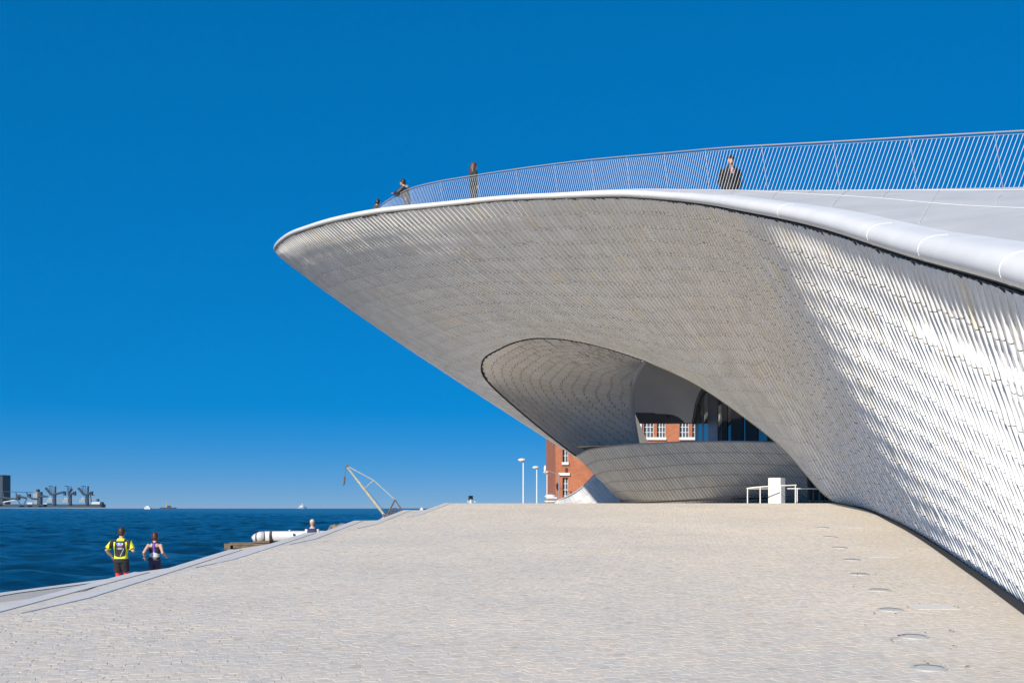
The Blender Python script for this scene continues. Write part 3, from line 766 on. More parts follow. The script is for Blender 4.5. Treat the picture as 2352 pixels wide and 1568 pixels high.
hgt = .0025+rng.normal(0,.0007,N); tx, ty = rng.normal(0,.004,N), rng.normal(0,.004,N)
# worn flush towards the wall, rougher in the open
ca, sa = np.cos(ang), np.sin(ang)
Vt = np.zeros((N,12,3))
for k, (ux, uy) in enumerate([(-1,-1),(1,-1),(1,1),(-1,1)]):
    for lay, (ins, dz) in enumerate([(1.0,-.010),(1.0,-.0006),(.985,0)]):
        lx, ly = ux*hw[:,0]*ins*(1+.12*rng.standard_normal(N)*(lay > 0)*0), uy*hw[:,1]*ins
        X = fr_[:,0]+lx*ca-ly*sa; Y = fr_[:,1]+lx*sa+ly*ca
        Vt[:,lay*4+k] = np.stack([X, Y, EZ-1.6+RS*Y+hgt+dz+(tx*lx+ty*ly)], 1)
ft = [(8,9,10,11)]
for k in range(4):
    j = (k+1) % 4; ft += [(k,j,4+j,4+k),(4+k,4+j,8+j,8+k)]
ft = np.array(ft); tnt = rng.random(N)
order = np.argsort(fr_[:,1]+.15*np.abs(fr_[:,0])); pick, rest = order[:300], order[300:]
fore = bpy.data.objects['forecourt']
for i in pick: mesh_obj('paving_stone', Vt[i], ft, m_sett, fore, attr=np.full(len(ft), tnt[i]))
o = fast_mesh('paving_stones', Vt[rest].reshape(-1,3), (ft[None]+(np.arange(len(rest))*12)[:,None,None]).reshape(-1,4), m_sett, fore, np.repeat(tnt[rest], len(ft)))
o['kind'] = 'stuff'

# ---------------------------------------------------------------- brick power station
def brickmat():
    m, nt, b = M('red_brick')
    tc = nt.nodes.new('ShaderNodeTexCoord'); mp = nt.nodes.new('ShaderNodeMapping'); mp.inputs['Rotation'].default_value = (R(90),0,0); nt.links.new(tc.outputs['Object'], mp.inputs[0])
    br = nt.nodes.new('ShaderNodeTexBrick'); br.inputs['Scale'].default_value = 1.0; br.inputs['Brick Width'].default_value = .26; br.inputs['Row Height'].default_value = .09; br.inputs['Mortar Size'].default_value = .008
    br.inputs['Color1'].default_value = (.50,.155,.06,1); br.inputs['Color2'].default_value = (.40,.115,.045,1); br.inputs['Mortar'].default_value = (.36,.22,.15,1)
    nt.links.new(mp.outputs[0], br.inputs['Vector'])
    f = noise(nt, tc.outputs['Object'], .6, 5); d = ramp_node(nt, [(.3,(.8,.8,.8)),(.7,(1.1,1.1,1.1))]); nt.links.new(f, d.inputs['Fac'])
    nt.links.new(mixc(nt, br.outputs['Color'], d.outputs['Color'], 1.0, 'MULTIPLY'), b.inputs['Base Color']); b.inputs['Roughness'].default_value = .85
    return m
m_brick = brickmat()
m_stone = plain('white_stone_trim', (.72,.71,.69), .7, var=.04)
m_frame = plain('window_frame_paint', (.66,.69,.70), .5)
m_pane = glassmat('window_glass', (.09,.12,.14), .08); m_pane.node_tree.nodes['Principled BSDF'].inputs['IOR'].default_value = 1.5
BD = 92.0
bld = thing('power_station', 'orange brick power station with tall barred windows behind the museum', 'building', (14, BD, ZP))
x0b = at(1276,0,BD)[0]; zb = ZP; ztb = at(0,640,BD)[2]
# windows as (x0,x1,ytop,ybottom) in frame pixels
WIN = [(1292,1305,1000,1061,0),(1292,1305,1096,1152,1),(1479,1502,968,1004,2),(1509,1529,968,1004,2),(1561,1583,968,1004,2),(1590,1612,968,1004,2),(1640,1662,968,1004,2),(1670,1692,968,1004,2)]
# wall made of strips round the openings (one mesh), openings recessed
xs = sorted({1276,1960}|{w_[0] for w_ in WIN}|{w_[1] for w_ in WIN}); ys = sorted({640,1262}|{w_[2] for w_ in WIN}|{w_[3] for w_ in WIN})
mb = MB()
for i in range(len(xs)-1):
    for j in range(len(ys)-1):
        cx, cy = (xs[i]+xs[i+1])/2, (ys[j]+ys[j+1])/2
        if any(w_[0] < cx < w_[1] and w_[2] < cy < w_[3] for w_ in WIN): continue
        a, c_ = at(xs[i],ys[j+1],BD), at(xs[i+1],ys[j],BD)
        mb.add([(a[0],BD,a[2]),(c_[0],BD,a[2]),(c_[0],BD,c_[2]),(a[0],BD,c_[2])],[(0,1,2,3)])
a, c_ = at(1276,1262,BD), at(1960,640,BD)
mb.add([(a[0],BD,a[2]),(a[0],BD,c_[2]),(a[0],BD+25,c_[2]),(a[0],BD+25,a[2])],[(0,1,2,3)])
mb.add([(a[0],BD,c_[2]),(c_[0],BD,c_[2]),(c_[0],BD+25,c_[2]),(a[0],BD+25,c_[2])],[(0,1,2,3)])
mb.build('wall', m_brick, bld)
for (xa, xb, ya, yb, kd) in WIN:
    a, c_ = at(xa,yb,BD), at(xb,ya,BD); rec = .28
    mb = MB()
    for (p, q) in (((a[0],a[2]),(a[0],c_[2])),((c_[0],c_[2]),(c_[0],a[2])),((a[0],c_[2]),(c_[0],c_[2])),((c_[0],a[2]),(a[0],a[2]))):
        mb.add([(p[0],BD,p[1]),(q[0],BD,q[1]),(q[0],BD+rec,q[1]),(p[0],BD+rec,p[1])],[(0,1,2,3)])
    wobj = mb.build('window_reveal', m_brick, bld)
    mesh_obj('pane', [(a[0],BD+rec,a[2]),(c_[0],BD+rec,a[2]),(c_[0],BD+rec,c_[2]),(a[0],BD+rec,c_[2])], [(0,1,2,3)], m_pane, wobj)
    wd_ = c_[0]-a[0]; ht_ = c_[2]-a[2]; nx, nz = (3, max(2, int(ht_/.32))) if kd == 2 else (2, 4)
    mb = MB()
    for i in range(nx+1):
        xx = a[0]+wd_*i/nx; mb.box((xx-.03,BD+rec-.06,a[2]),(xx+.03,BD+rec-.01,c_[2]))
    for i in range(nz+1):
        zz = a[2]+ht_*i/nz; mb.box((a[0],BD+rec-.058,zz-.025),(c_[0],BD+rec-.012,zz+.025))
    mb.build('window_frame', m_frame, wobj)
for (xa, xb, ya, yb) in [(1290.5,1306,1061,1067),(1283,1308.5,1085.5,1091.5),(1290,1306,1152,1157),(1477,1530,1004,1010),(1560,1613,1004,1010),(1638,1694,1004,1010)]:
    a, c_ = at(xa,yb,BD), at(xb,ya,BD); MB().box((a[0],BD-.16,a[2]),(c_[0],BD+.03,c_[2])).build('stone_sill', m_stone, bld)
a = at(1472,1010,BD); MB().tube([(a[0],BD-.12,a[2]-3),(a[0],BD-.12,a[2]+5)], .09, 8).build('downpipe', m_frame, bld)
a, c_ = at(1298,1083,BD), at(1303,1074,BD); MB().box((a[0],BD-.1,a[2]),(c_[0],BD-.003,c_[2])).build('wall_bracket', plain('dark_bracket', (.10,.04,.02), .8), bld)

# ---------------------------------------------------------------- lamp posts
m_lamp = plain('lamp_post_paint', (.72,.73,.74), .4)
LAMPS = [(1202,1056,72,18,'tallest lamp post, white oval head, standing farthest left'),(1233,1073,86,15,'white lamp post with oval head, second from the left'),(1256.5,1084,100,13,'white lamp post with oval head, third from the left'),(1273,1094.5,114,11,'small white lamp post with oval head beside the brick corner')]
for x, y, D, hwid, lab in LAMPS:
    p = at(x, y, D); zb_ = ZP; k = D/F
    t = thing('lamp_post', lab, 'lamp post', (float(p[0]), float(D), zb_), 'lamp posts beyond the museum')
    MB().tube([(p[0],D,zb_),(p[0],D,p[2])], [.06,.042], 8).build('pole', m_lamp, t)
    MB().tube([(p[0],D,zb_),(p[0],D,zb_+.5)], .12, 8).build('base', m_lamp, t)
    MB().ell((p[0]-hwid*.18*k,D,p[2]), (hwid*.52*k,.22,.11), 14, 8).build('lamp_head', m_white, t, True)
    MB().ell((p[0]-hwid*.22*k,D,p[2]-.06), (hwid*.36*k,.17,.07), 12, 6).build('lamp_lens', plain('lamp_lens', (.55,.57,.58), .2), t, True)
t = thing('street_pole', 'thin grey pole with a wire arm against the brick wall', 'pole', (float(at(1284,0,90)[0]), 90.0, ZP))
p = at(1284,1088,90); MB().tube([(p[0],90,ZP),(p[0],90,p[2])], .055, 6).build('pole', m_steel, t)
q = at(1252,1078,90); MB().tube([(p[0],90,p[2]-.05),tuple(q)], .022, 5).build('arm', m_steel, t)
MB().ell(tuple(q+np.array([0,0,.05])), (.11,.11,.3), 8, 6).build('camera_head', m_white, t, True)
# low white shelter by the brick corner
t = thing('kiosk', 'low pale kiosk with striped fascia and white domed roof', 'kiosk', (float(at(1262,0,80)[0]), 80.0, ZP))
a, c_ = at(1250,1156,80), at(1279,1140,80)
mb = MB()
for k in range(4):
    z0 = a[2]+(c_[2]-a[2])*k/4; z1 = a[2]+(c_[2]-a[2])*(k+.75)/4
    MB().box((a[0]+.05*k,80-.1+.02*k,z0),(c_[0],81.5,z1)).build('fascia_band', m_stone if k % 2 else plain('fascia_dark', (.25,.22,.21), .7), t)
MB().ell(((at(1265,0,80)[0]),80.8,c_[2]+.02), (.42,.5,.16), 14, 8).build('dome', m_white, t, True)
MB().box((a[0]+.2,80.05,ZP),(c_[0]-.02,81.4,a[2])).build('body', m_stone, t)
# twin floodlight on a short mast behind the crest
t = thing('floodlight', 'small black twin floodlight on a short white mast behind the crest', 'floodlight', (float(at(1081,0,58)[0]), 58.0, ZP))
p = at(1081,1145,58); MB().tube([(p[0],58,ZP),(p[0],58,p[2])], .06, 8).build('mast', m_white, t)
for dx in (-.05,.06): MB().box((p[0]+dx-.045,57.9,p[2]-.04),(p[0]+dx+.045,58.06,p[2]+.16), rz=.25 if dx > 0 else -.25).build('lamp_box', m_black, t)
for dx in (-.13,.22): MB().ell((p[0]+dx,58,at(0,1152,58)[2]), (.035,.035,.05), 8, 6).build('side_lamp', m_white, t)

# ---------------------------------------------------------------- quay crane
m_crane = plain('crane_paint', (.46,.46,.36), .7, var=.2, scale=3)
m_rust = plain('rusty_iron', (.13,.10,.08), .8, var=.3, scale=6)
CD = 110.0
cr_ = thing('quay_crane', 'old pale yellow quay crane with slanting jib and iron gear wheel', 'crane', (float(at(893,0,CD)[0]), CD, ZP))
foot_ = at(884,1184,CD); tip_ = at(797,1072,CD); aft = at(907,1147,CD)
def cj(p, dz=0, dy=0): return np.array(p)+np.array([0,dy,dz])
MB().tube([foot_, cj((foot_+tip_)/2, 0, 0), tip_], [.12,.14,.08], 8).build('jib', m_crane, cr_)
MB().tube([tip_+np.array([0,0,.1]), (tip_+aft)/2+np.array([.25,0,.30]), aft], .045, 6).build('stay', m_crane, cr_)
MB().tube([(tip_+aft)/2+np.array([.25,0,.30]), (foot_*.45+tip_*.55)], .04, 6).build('stay_brace', m_crane, cr_)
MB().tube([tip_, at(888,1178,CD)], .018, 5).build('cable', m_rust, cr_)
MB().tube([aft, at(889,1184,CD)], .085, 6).build('mast_leg', m_rust, cr_)
MB().tube([aft, at(927,1176,CD)], .065, 6).build('mast_leg', m_rust, cr_)
MB().tube([at(886,1184,CD), at(930,1177,CD)], .10, 6).build('turntable_beam', m_rust, cr_)
pv = at(907,1176,CD)
for rad_, nm in ((.42,'gear_wheel'),(.2,'pinion')):
    cxy = pv if rad_ > .3 else pv+np.array([.62,0,0])
    ring = [cxy+np.array([rad_*math.cos(2*math.pi*i/18),-.15,rad_*math.sin(2*math.pi*i/18)]) for i in range(19)]
    mb = MB().tube(ring, .045, 5, cap=False)
    for i in range(4):
        a_ = math.pi*i/4; d_ = np.array([rad_*math.cos(a_),0,rad_*math.sin(a_)]); c2 = cxy+np.array([0,-.15,0]); mb.tube([c2-d_, c2+d_], .03, 4)
    mb.build(nm, m_rust, cr_)
MB().ell(tip_+np.array([.02,0,.05]), (.16,.08,.18), 10, 6).build('sheave', m_rust, cr_)
MB().tube([tip_+np.array([-.1,0,.1]), at(791.5,1096,CD)], .02, 5).build('hoist_cable', m_rust, cr_)
hk = at(791.5,1096,CD)
MB().ell(hk, (.1,.08,.18), 8, 6).build('hook_block', m_rust, cr_)
MB().tube([hk, at(791,1108,CD), at(789.5,1115,CD), at(787.5,1113,CD)], [.07,.09,.06,.03], 6).build('hook', m_rust, cr_)
MB().tube([(pv[0]-.4,CD,ZP),(pv[0]-.4,CD,pv[2]-.2)], [.9,.7], 12).build('pedestal', m_rust, cr_)

# ---------------------------------------------------------------- pontoon with white pipe, rocks
m_wood = plain('weathered_timber', (.17,.125,.08), .85, var=.35, scale=2.5, bump=.5, bscale=12)
PD = 96.0
t = thing('white_pipe', 'fat white outfall pipe with dark bands lying on the timber pontoon', 'pipe', (float(at(650,0,PD)[0]), PD, 0))
m_pipe = plain('pipe_paint', (.60,.60,.61), .4, var=.06, scale=1.5)
zc_ = at(0,1232,PD)[2]; r_ = .46
px = lambda x: at(x,0,PD)[0]
MB().tube([(px(583),PD,zc_-.28),(px(588),PD,zc_-.16),(px(598),PD,zc_-.02),(px(608),PD,zc_)], [r_*.75,r_*.9,r_,r_], 20).build('elbow', m_pipe, t, True)
MB().tube([(px(608),PD,zc_),(px(830),PD+3,zc_+.02)], r_, 24).build('barrel', m_pipe, t, True)
for x in (590,622):
    MB().tube([(px(x)-.05,PD,zc_-(.13 if x < 600 else 0)),(px(x)+.05,PD,zc_-(.13 if x < 600 else 0))], r_+.025, 24).build('band', m_rust, t)
MB().tube([(px(666),PD-.1,zc_+r_-.02),(px(666),PD-.1,zc_+r_+.12)], .1, 8).build('valve_cap', m_pipe, t)
t = thing('pontoon', 'weathered brown timber pontoon floating under the white pipe', 'pontoon', (float(at(570,0,PD)[0]), PD, 0))
zt = at(0,1246,PD)[2]
for k in range(7):
    y_ = PD-1.5+.5*k
    MB().box((px(526)+r2.uniform(-.1,.1),y_,zt-.16),(px(760),y_+.46,zt+r2.uniform(-.02,.03))).build('plank', m_wood, t)
MB().box((px(526),PD-1.6,zt-.52),(px(540),PD+1.8,zt-.17)).build('end_beam', m_wood, t)
MB().box((px(545),PD-1.45,zt-.40),(px(760),PD-1.2,zt-.17)).build('side_beam', m_wood, t)
for x in (560,600,650): MB().tube([(px(x),PD-1.1,zt-.2),(px(x),PD-1.1,-1.5)], .14, 8).build('pile', m_wood, t)
MB().box((px(584),PD-.6,zt+.03),(px(622),PD+.6,zt+.16)).build('cradle', m_wood, t)
def rock(label, c, s, seed):
    bm = bmesh.new(); bmesh.ops.create_icosphere(bm, subdivisions=2, radius=1)
    q = random.Random(seed)
    for v in bm.verts:
        n_ = 1+.25*math.sin(3.1*v.co.x+seed)+.2*math.sin(4.3*v.co.y+2*seed)+q.uniform(-.12,.12)
        v.co = Vector((v.co.x*s[0]*n_, v.co.y*s[1]*n_, v.co.z*s[2]*n_))
    me = bpy.data.meshes.new('rock'); bm.to_mesh(me); bm.free(); me.materials.append(m_rock)
    o = bpy.data.objects.new('rock', me); o.location = c; link(o); tag(o, label, 'rock', 'rocks at the water edge')
m_rock = plain('brown_rock', (.22,.18,.14), .9, var=.3, scale=2, bump=.6, bscale=5)
for k, (x, y, s, lab) in enumerate([(765,1213,(.35,.5,.28),'small brown rock at the left end of the rock pile'),(776,1211,(.42,.5,.33),'second brown rock in the pile above the paving edge'),(788,1209,(.4,.5,.36),'third and highest brown rock in the pile'),(800,1211,(.5,.5,.4),'rightmost brown rock half hidden by the paving edge')]):
    p = at(x, y+3, 84); rock(lab, tuple(p), s, k+3)
MB_ = MB()
p = at(765,1213,84); tag(MB().box((p[0]-.3,83,-1),(p[0]+6,88,p[2]-.1)).build('rubble_bank', m_rock), 'brown rubble bank under the rock pile at the water edge', 'bank')

# ---------------------------------------------------------------- far shore: grain terminal, islets, ships
FD = 3800.0; kf = FD/F
m_far = plain('terminal_steel', (.035,.055,.085), .8); m_far2 = plain('terminal_concrete', (.30,.32,.33), .8); m_farw = plain('ship_white', (.62,.62,.6), .7)
def fx(x): return at(x*.9408/7.84+0, 0, FD)[0]           # zoomed strip coordinates: 2352 px over 300 source px
def fz(y): return EZ+(HY-(1140+y/7.84)*.9408)*kf
def fp(x, y, dy=0): return np.array([fx(x), FD+dy, max(fz(y), -1)])
def fbox(mb, x0, x1, y0, y1, dep=20): mb.box((fx(x0),FD,max(fz(y1),-1)),(fx(x1),FD+dep,fz(y0))); return mb
t = thing('silo_tower', 'tall dark silo tower at the left edge across the river', 'silo', (float(fx(0)), FD, 0))
fbox(MB(), -160, 50, 160, 740, 60).build('shaft', m_far, t); fbox(MB(), -160, 56, 146, 172, 58).build('parapet', m_far, t)
t = thing('terminal_quay', 'long low dark quay of the grain terminal across the river', 'quay', (float(fx(900)), FD, 0))
fbox(MB(), -400, 1940, 706, 770, 40).build('deck', m_far, t)
fbox(MB(), 1750, 1910, 662, 706, 30).build('quay_house', m_farw, t); fbox(MB(), 1915, 1950, 668, 745, 20).build('end_block', m_far, t); fbox(MB(), 1845, 1882, 605, 655, 10).build('beacon', m_far, t)
for x0, x1 in ((372,470),(530,620),(735,815)): fbox(MB(), x0, x1, 733, 757, 42).build('fender', m_farw, t)
fbox(MB(), 830, 900, 690, 757, 44).build('fender_block', m_farw, t)
t = thing('conveyor_bridge', 'dark conveyor gantry with towers leading to the terminal unloaders', 'conveyor', (float(fx(400)), FD, 0))
def fbar(mb, pts, r=6): mb.tube([fp(*p) for p in pts], r*.42, 5); return mb
fbar(MB(), [(-60,560),(30,578),(200,604),(310,604)], 8).build('conveyor', m_far, t); fbar(MB(), [(340,552),(500,588)], 9).build('conveyor', m_far, t); fbar(MB(), [(545,555),(620,600),(720,606)], 8).build('conveyor', m_far, t)
fbar(MB(), [(740,560),(905,560)], 7).build('conveyor', m_far, t); fbar(MB(), [(745,515),(930,560)], 3).build('conveyor', m_far, t)
fbar(MB(), [(30,462),(690,484)], 2.2).build('cable_walk', m_far, t); fbar(MB(), [(60,670),(300,628)], 5).build('ramp', m_farw, t)
for x, y0, y1, w_ in ((325,525,625,26),(533,510,570,22),(705,420,470,16),(745,470,710,30)): fbox(MB(), x-w_, x+w_, y0, y1, 18).build('tower', m_far, t)
fbox(MB(), 635, 718, 470, 610, 16).build('pale_tower', m_far2, t)
for a, b2 in (((330,610),(385,700)),((525,590),(460,700)),((300,480),(325,530)),((500,470),(530,510)),((75,490),(75,560))): fbar(MB(), [a, b2], 4).build('strut', m_far, t)
for x0, x1, y0 in ((520,620,672),(640,710,650),(40,95,690)): fbox(MB(), x0, x1, y0, 712, 12).build('hut', m_farw if x0 == 520 else m_far2, t)
UN = [(1045,0,'leftmost of the three dark ship unloaders on the terminal quay'),(1345,1,'middle one of the three dark ship unloaders on the terminal quay'),(1670,2,'rightmost of the three dark ship unloaders on the terminal quay')]
for cx_, k, lab in UN:
    t = thing('ship_unloader', lab, 'unloader', (float(fx(cx_)), FD, 0), 'ship unloaders on the terminal quay')
    mb = MB(); mb.tube([fp(cx_,710), fp(cx_,620), fp(cx_-6,515)], [6.5,5.5,7.5], 8); mb.build('trunk', m_far, t)
    fbar(MB(), [(cx_-175,400),(cx_-150,410),(cx_-70,512),(cx_+10,535)] if k != 1 else [(cx_+30,410),(cx_-35,505),(cx_,535)], 11).build('luffing_boom', m_far, t)
    fbar(MB(), [(cx_+10,515),(cx_+110,490),(cx_+185,472)] if k == 0 else [(cx_+10,525),(cx_+75,480)], 9).build('discharge_boom', m_far, t)
    fbox(MB(), cx_+(165 if k == 0 else 55), cx_+(200 if k == 0 else 95), 460, 540, 10).build('boom_head', m_far, t)
    for dx in (-105,-75,-35,15) if k != 1 else (-60,-40,-10,20): fbar(MB(), [(cx_+dx,362),(cx_+dx*.7,515)], 2.4 if dx != 15 else 8).build('mast', m_far, t)
    fbar(MB(), [(cx_-110,362),(cx_-40,362)], 3).build('mast_head', m_far, t)
    fbox(MB(), cx_-155, cx_-45, 618, 668, 14).build('machine_house', m_far2, t)
    if k == 2: fbar(MB(), [(1722,470),(1735,560),(1748,668)], 4).build('spout', m_far, t); fbar(MB(), [(1750,530),(1810,536)], 3).build('jib', m_far, t)
    # pale lettering on the unloader, too small to read
    mb = MB()
    for dx in (-105,-88,-72): fbar(mb, [(cx_+dx,585),(cx_+dx+4,618)], 2.6); fbar(mb, [(cx_+dx,590),(cx_+dx+10,586)], 2.2)
    mb.build('lettering', m_farw, t)
    fbar(MB(), [(cx_+40,600),(cx_+150,620)], 3).build('stay', m_far2, t)
# sandbank and far shore line
tag(MB().box((at(150,0,6500)[0],6500,-1),(at(1300,0,6500)[0],6600,5.5)).build('far_shore', plain('far_shore_land', (.25,.27,.28), .9)), kind='structure')
def ship(label, x, D, hullw, kind):
    p = at(x,1165,D); k = D/F
    t = thing('boat' if kind != 2 else 'island_fort', label, 'boat' if kind != 2 else 'fort', (float(p[0]), D, 0))
    if kind == 0:
        MB().box((p[0]-hullw*k/2,D,-1),(p[0]+hullw*k/2,D+8,4.5*k)).build('hull', m_farw, t); MB().box((p[0]-hullw*k*.25,D+1,4.5*k),(p[0]+hullw*k*.3,D+7,7.5*k)).build('cabin', m_farw, t)
    elif kind == 1:
        MB().box((p[0]-hullw*k/2,D,-1),(p[0]+hullw*k/2,D+8,4*k)).build('hull', m_far, t); MB().box((p[0]-4*k,D+1,4*k),(p[0]+6*k,D+6,8*k)).build('cabin', m_far, t)
        MB().tube([(p[0]-3*k,D+2,4*k),(p[0]-2*k,D+2,18*k)], [2.2*k,.5*k], 5).build('derrick', plain('derrick_yellow', (.45,.36,.12), .7), t)
    else:
        MB().tube([(p[0],D+20,-1),(p[0],D+20,3.4*k)], [hullw*k*.5,hullw*k*.42], 20).build('rampart', m_far2, t)
        MB().tube([(p[0],D+20,3.4*k),(p[0],D+20,6.5*k)], [6*k,5.5*k], 14).build('keep', m_farw, t)
        MB().tube([(p[0]+1*k,D+20,6.5*k),(p[0]+1*k,D+20,11*k)], [1.3*k,.9*k], 8).build('light_tower', m_farw, t)
ship('small white ferry on the horizon right of the terminal', 338, 3000, 14, 0)
ship('dark work barge with a yellow derrick on the horizon', 385, 3000, 36, 1)
ship('round sea fort with a light tower on the horizon', 692, 6000, 22, 2)
ship('white sailing launch just above the paving edge near the crane', 968, 1500, 8, 0)
# ---------------------------------------------------------------- people
def pm(name, col, rough=.8): return plain('cloth_'+name, col, rough, var=.12, scale=9)
SKIN = plain('skin', (.52,.30,.21), .55, var=.06, scale=12)
def loft(mb, secs, n=18):
    v = []; f = []
    for (cx, cy, z, rx, ry) in secs:
        for k in range(n):
            a = 2*math.pi*k/n; ca_, sa_ = math.cos(a), math.sin(a)
            e_ = .85
            v.append((cx+rx*math.copysign(abs(ca_)**e_, ca_), cy+ry*math.copysign(abs(sa_)**e_, sa_), z))
    m = len(secs)
    f = [(i*n+k, i*n+(k+1)%n, (i+1)*n+(k+1)%n, (i+1)*n+k) for i in range(m-1) for k in range(n)]
    f += [tuple(range(n-1,-1,-1)), tuple((m-1)*n+k for k in range(n))]
    return mb.add(v, f)
def fuse(name, mb, parent, mats, pick=None, vox=.012, smooth=4):
    """voxel-fuse the shapes of mb into one continuous surface, then colour its faces"""
    me = bpy.data.meshes.new(name); me.from_pydata([tuple(p) for p in mb.v], [], mb.f); me.update()
    bm = bmesh.new(); bm.from_mesh(me); bmesh.ops.recalc_face_normals(bm, faces=bm.faces); bm.to_mesh(me); bm.free()
    o = bpy.data.objects.new(name, me); C.objects.link(o)
    r = o.modifiers.new('r', 'REMESH'); r.mode = 'VOXEL'; r.voxel_size = vox
    s_ = o.modifiers.new('s', 'SMOOTH'); s_.factor = .5; s_.iterations = smooth
    bpy.context.view_layer.update()
    dg = bpy.context.evaluated_depsgraph_get()
    nm = bpy.data.meshes.new_from_object(o.evaluated_get(dg)); o.modifiers.clear(); o.data = nm; nm.name = name
    nm.materials.clear()
    for m_ in mats: nm.materials.append(m_)
    if pick:
        nm.polygons.foreach_set('material_index', [pick(*p.center) for p in nm.polygons])
    nm.polygons.foreach_set('use_smooth', [True]*len(nm.polygons))
    o.parent = parent; return o
def hand(mb, wrist, elbow, side, curl=.5):
    w_ = np.array(wrist, float); d = w_-np.array(elbow, float); d /= np.linalg.norm(d)
    up = np.array([0,0,1.]) if abs(d[2]) < .8 else np.array([0,1.,0])
    s_ = np.cross(d, up); s_ /= np.linalg.norm(s_); n_ = np.cross(s_, d)
    mb.tube([w_, w_+d*.045, w_+d*.085], [.026,.038,.034], 8, sq=.55)
    for i, (o_, l_) in enumerate(((-.030,.062),(-.010,.075),(.010,.070),(.029,.052))):
        b0 = w_+d*.078+s_*o_; b1 = b0+d*l_*.5-n_*l_*.25*curl; b2 = b1+d*l_*.3*(1-curl)-n_*l_*.5*curl
        mb.tube([b0, b1, b2], [.0105,.0095,.008], 6)
    t0 = w_+d*.03+s_*.03*side; mb.tube([t0, t0+s_*.03*side+d*.03, t0+s_*.032*side+d*.06-n_*.01], [.012,.011,.008], 6)
def person(label, group, loc, rot, H, J, lean=0.0, female=False, vox=.013, outfit=(), hair=None, extra=None, headturn=(0,0), skinpick=None):
    """J: arm/leg joints in a 1.75 m figure facing +y. outfit: list of builders(mb helper) -> child meshes"""
    k = H/1.75
    t = bpy.data.objects.new('person', None); t.empty_display_size = .2; C.objects.link(t); tag(t, label, 'person', group)
    t.location = loc; t.rotation_euler = (0,0,rot); t.scale = (k,k,k)
    def L(p): p = np.array(p, float); z = p[2]; return p+np.array([0, max(0, z-.95)*lean, 0])
    sw = .165 if female else .185
    TORSO = [(0,0,.84,.15,.10),(0,0,.93,.165 if female else .158,.112),(0,0,1.05,.125 if female else .142,.095),(0,.0,1.18,.145 if female else .158,.108),(0,0,1.30,.158 if female else .178,.112),(0,0,1.39,.15 if female else .17,.095),(0,0,1.445,.085,.07),(0,.005,1.49,.055,.055),(0,.01,1.56,.052,.056)]
    def torso(mb, z0, z1, g):
        zs = [s_ for s_ in TORSO if z0 <= s_[2] <= z1]
        def itp(z): return [float(np.interp(z, [q[2] for q in TORSO], [q[i] for q in TORSO])) for i in (0,1)]+[z]+[float(np.interp(z, [q[2] for q in TORSO], [q[i] for q in TORSO])) for i in (3,4)]
        ss = [itp(z0)]+[list(q) for q in zs if z0 < q[2] < z1]+[itp(z1)]
        loft(mb, [(s_[0], s_[1]+max(0,s_[2]-.95)*lean, s_[2], s_[3]+g, s_[4]+g) for s_ in ss])
    def arm(mb, side, u0, u1, g, rs=(.057,.046,.040,.028)):
        sh, el_, wr_ = [L(J[side+q]) for q in ('s','e','w')]
        pts = [sh, (sh+el_)/2, el_, (el_+wr_)/2, wr_]; rad = [rs[0],rs[0]*.92,rs[1],rs[2]*1.05,rs[3]]
        tt = np.linspace(0,1,5); q = [u0]+[x for x in tt if u0 < x < u1]+[u1]
        P = [np.array([np.interp(x, tt, [p[i] for p in pts]) for i in range(3)]) for x in q]
        mb.tube(P, [float(np.interp(x, tt, rad))+g for x in q], 10)
    def leg(mb, side, u0, u1, g, rs=(.088,.058,.052,.036)):
        hp_, kn, an_ = [np.array(J[side+q], float) for q in ('h','k','a')]
        pts = [hp_, (hp_+kn)/2, kn, kn*.6+an_*.4+np.array([0,-.012,0]), an_]; rad = [rs[0],rs[0]*.86,rs[1],rs[2]*1.05,rs[3]]
        tt = np.linspace(0,1,5); q = [u0]+[x for x in tt if u0 < x < u1]+[u1]
        P = [np.array([np.interp(x, tt, [p[i] for p in pts]) for i in range(3)]) for x in q]
        mb.tube(P, [float(np.interp(x, tt, rad))+g for x in q], 12)
    hc = L((0,.02,1.635))+np.array([headturn[0], headturn[1], 0])
    mb = MB(); torso(mb, .84, 1.56, 0)
    for s_ in 'lr':
        arm(mb, s_, 0, 1, 0); leg(mb, s_, 0, 1, 0); hand(mb, L(J[s_+'w']), L(J[s_+'e']), -1 if s_ == 'l' else 1)
        a_ = np.array(J[s_+'a'], float); mb.tube([a_+np.array([0,-.05,-.04]), a_+np.array([0,.05,-.055]), a_+np.array([0,.17,-.065])], [.035,.042,.028], 8)
    mb.ell(hc, (.079,.100,.120), 16, 12); mb.ell(hc+np.array([0,.03,-.06]), (.055,.07,.055), 12, 8)
    mb.tube([L((0,.01,1.48)), hc+np.array([0,-.01,-.05])], [.055,.052], 10)
    mb.ell(hc+np.array([0,.098,-.015]), (.013,.020,.022), 8, 6)
    for s_ in (-1,1): mb.ell(hc+np.array([.075*s_,-.005,-.01]), (.012,.02,.032), 8, 6)
    def face(x, y, z):
        q = np.array([x,y,z])-hc
        if q[1] > .06 and abs(abs(q[0])-.031) < .014 and abs(q[2]-.012) < .009: return 1
        if q[1] > .06 and abs(q[0]) < .026 and abs(q[2]+.062) < .007: return 2
        return skinpick(x,y,z) if skinpick else 0
    shoe = plain('shoe', (.05,.05,.055), .6)
    body = fuse('body', mb, t, [SKIN, m_black, plain('lips', (.35,.12,.10), .5)], face, vox)
    mbs = MB()
    for s_ in 'lr':
        a_ = np.array(J[s_+'a'], float); mbs.tube([a_+np.array([0,-.07,-.045]), a_+np.array([0,.05,-.058]), a_+np.array([0,.2,-.068])], [.046,.052,.036], 10)
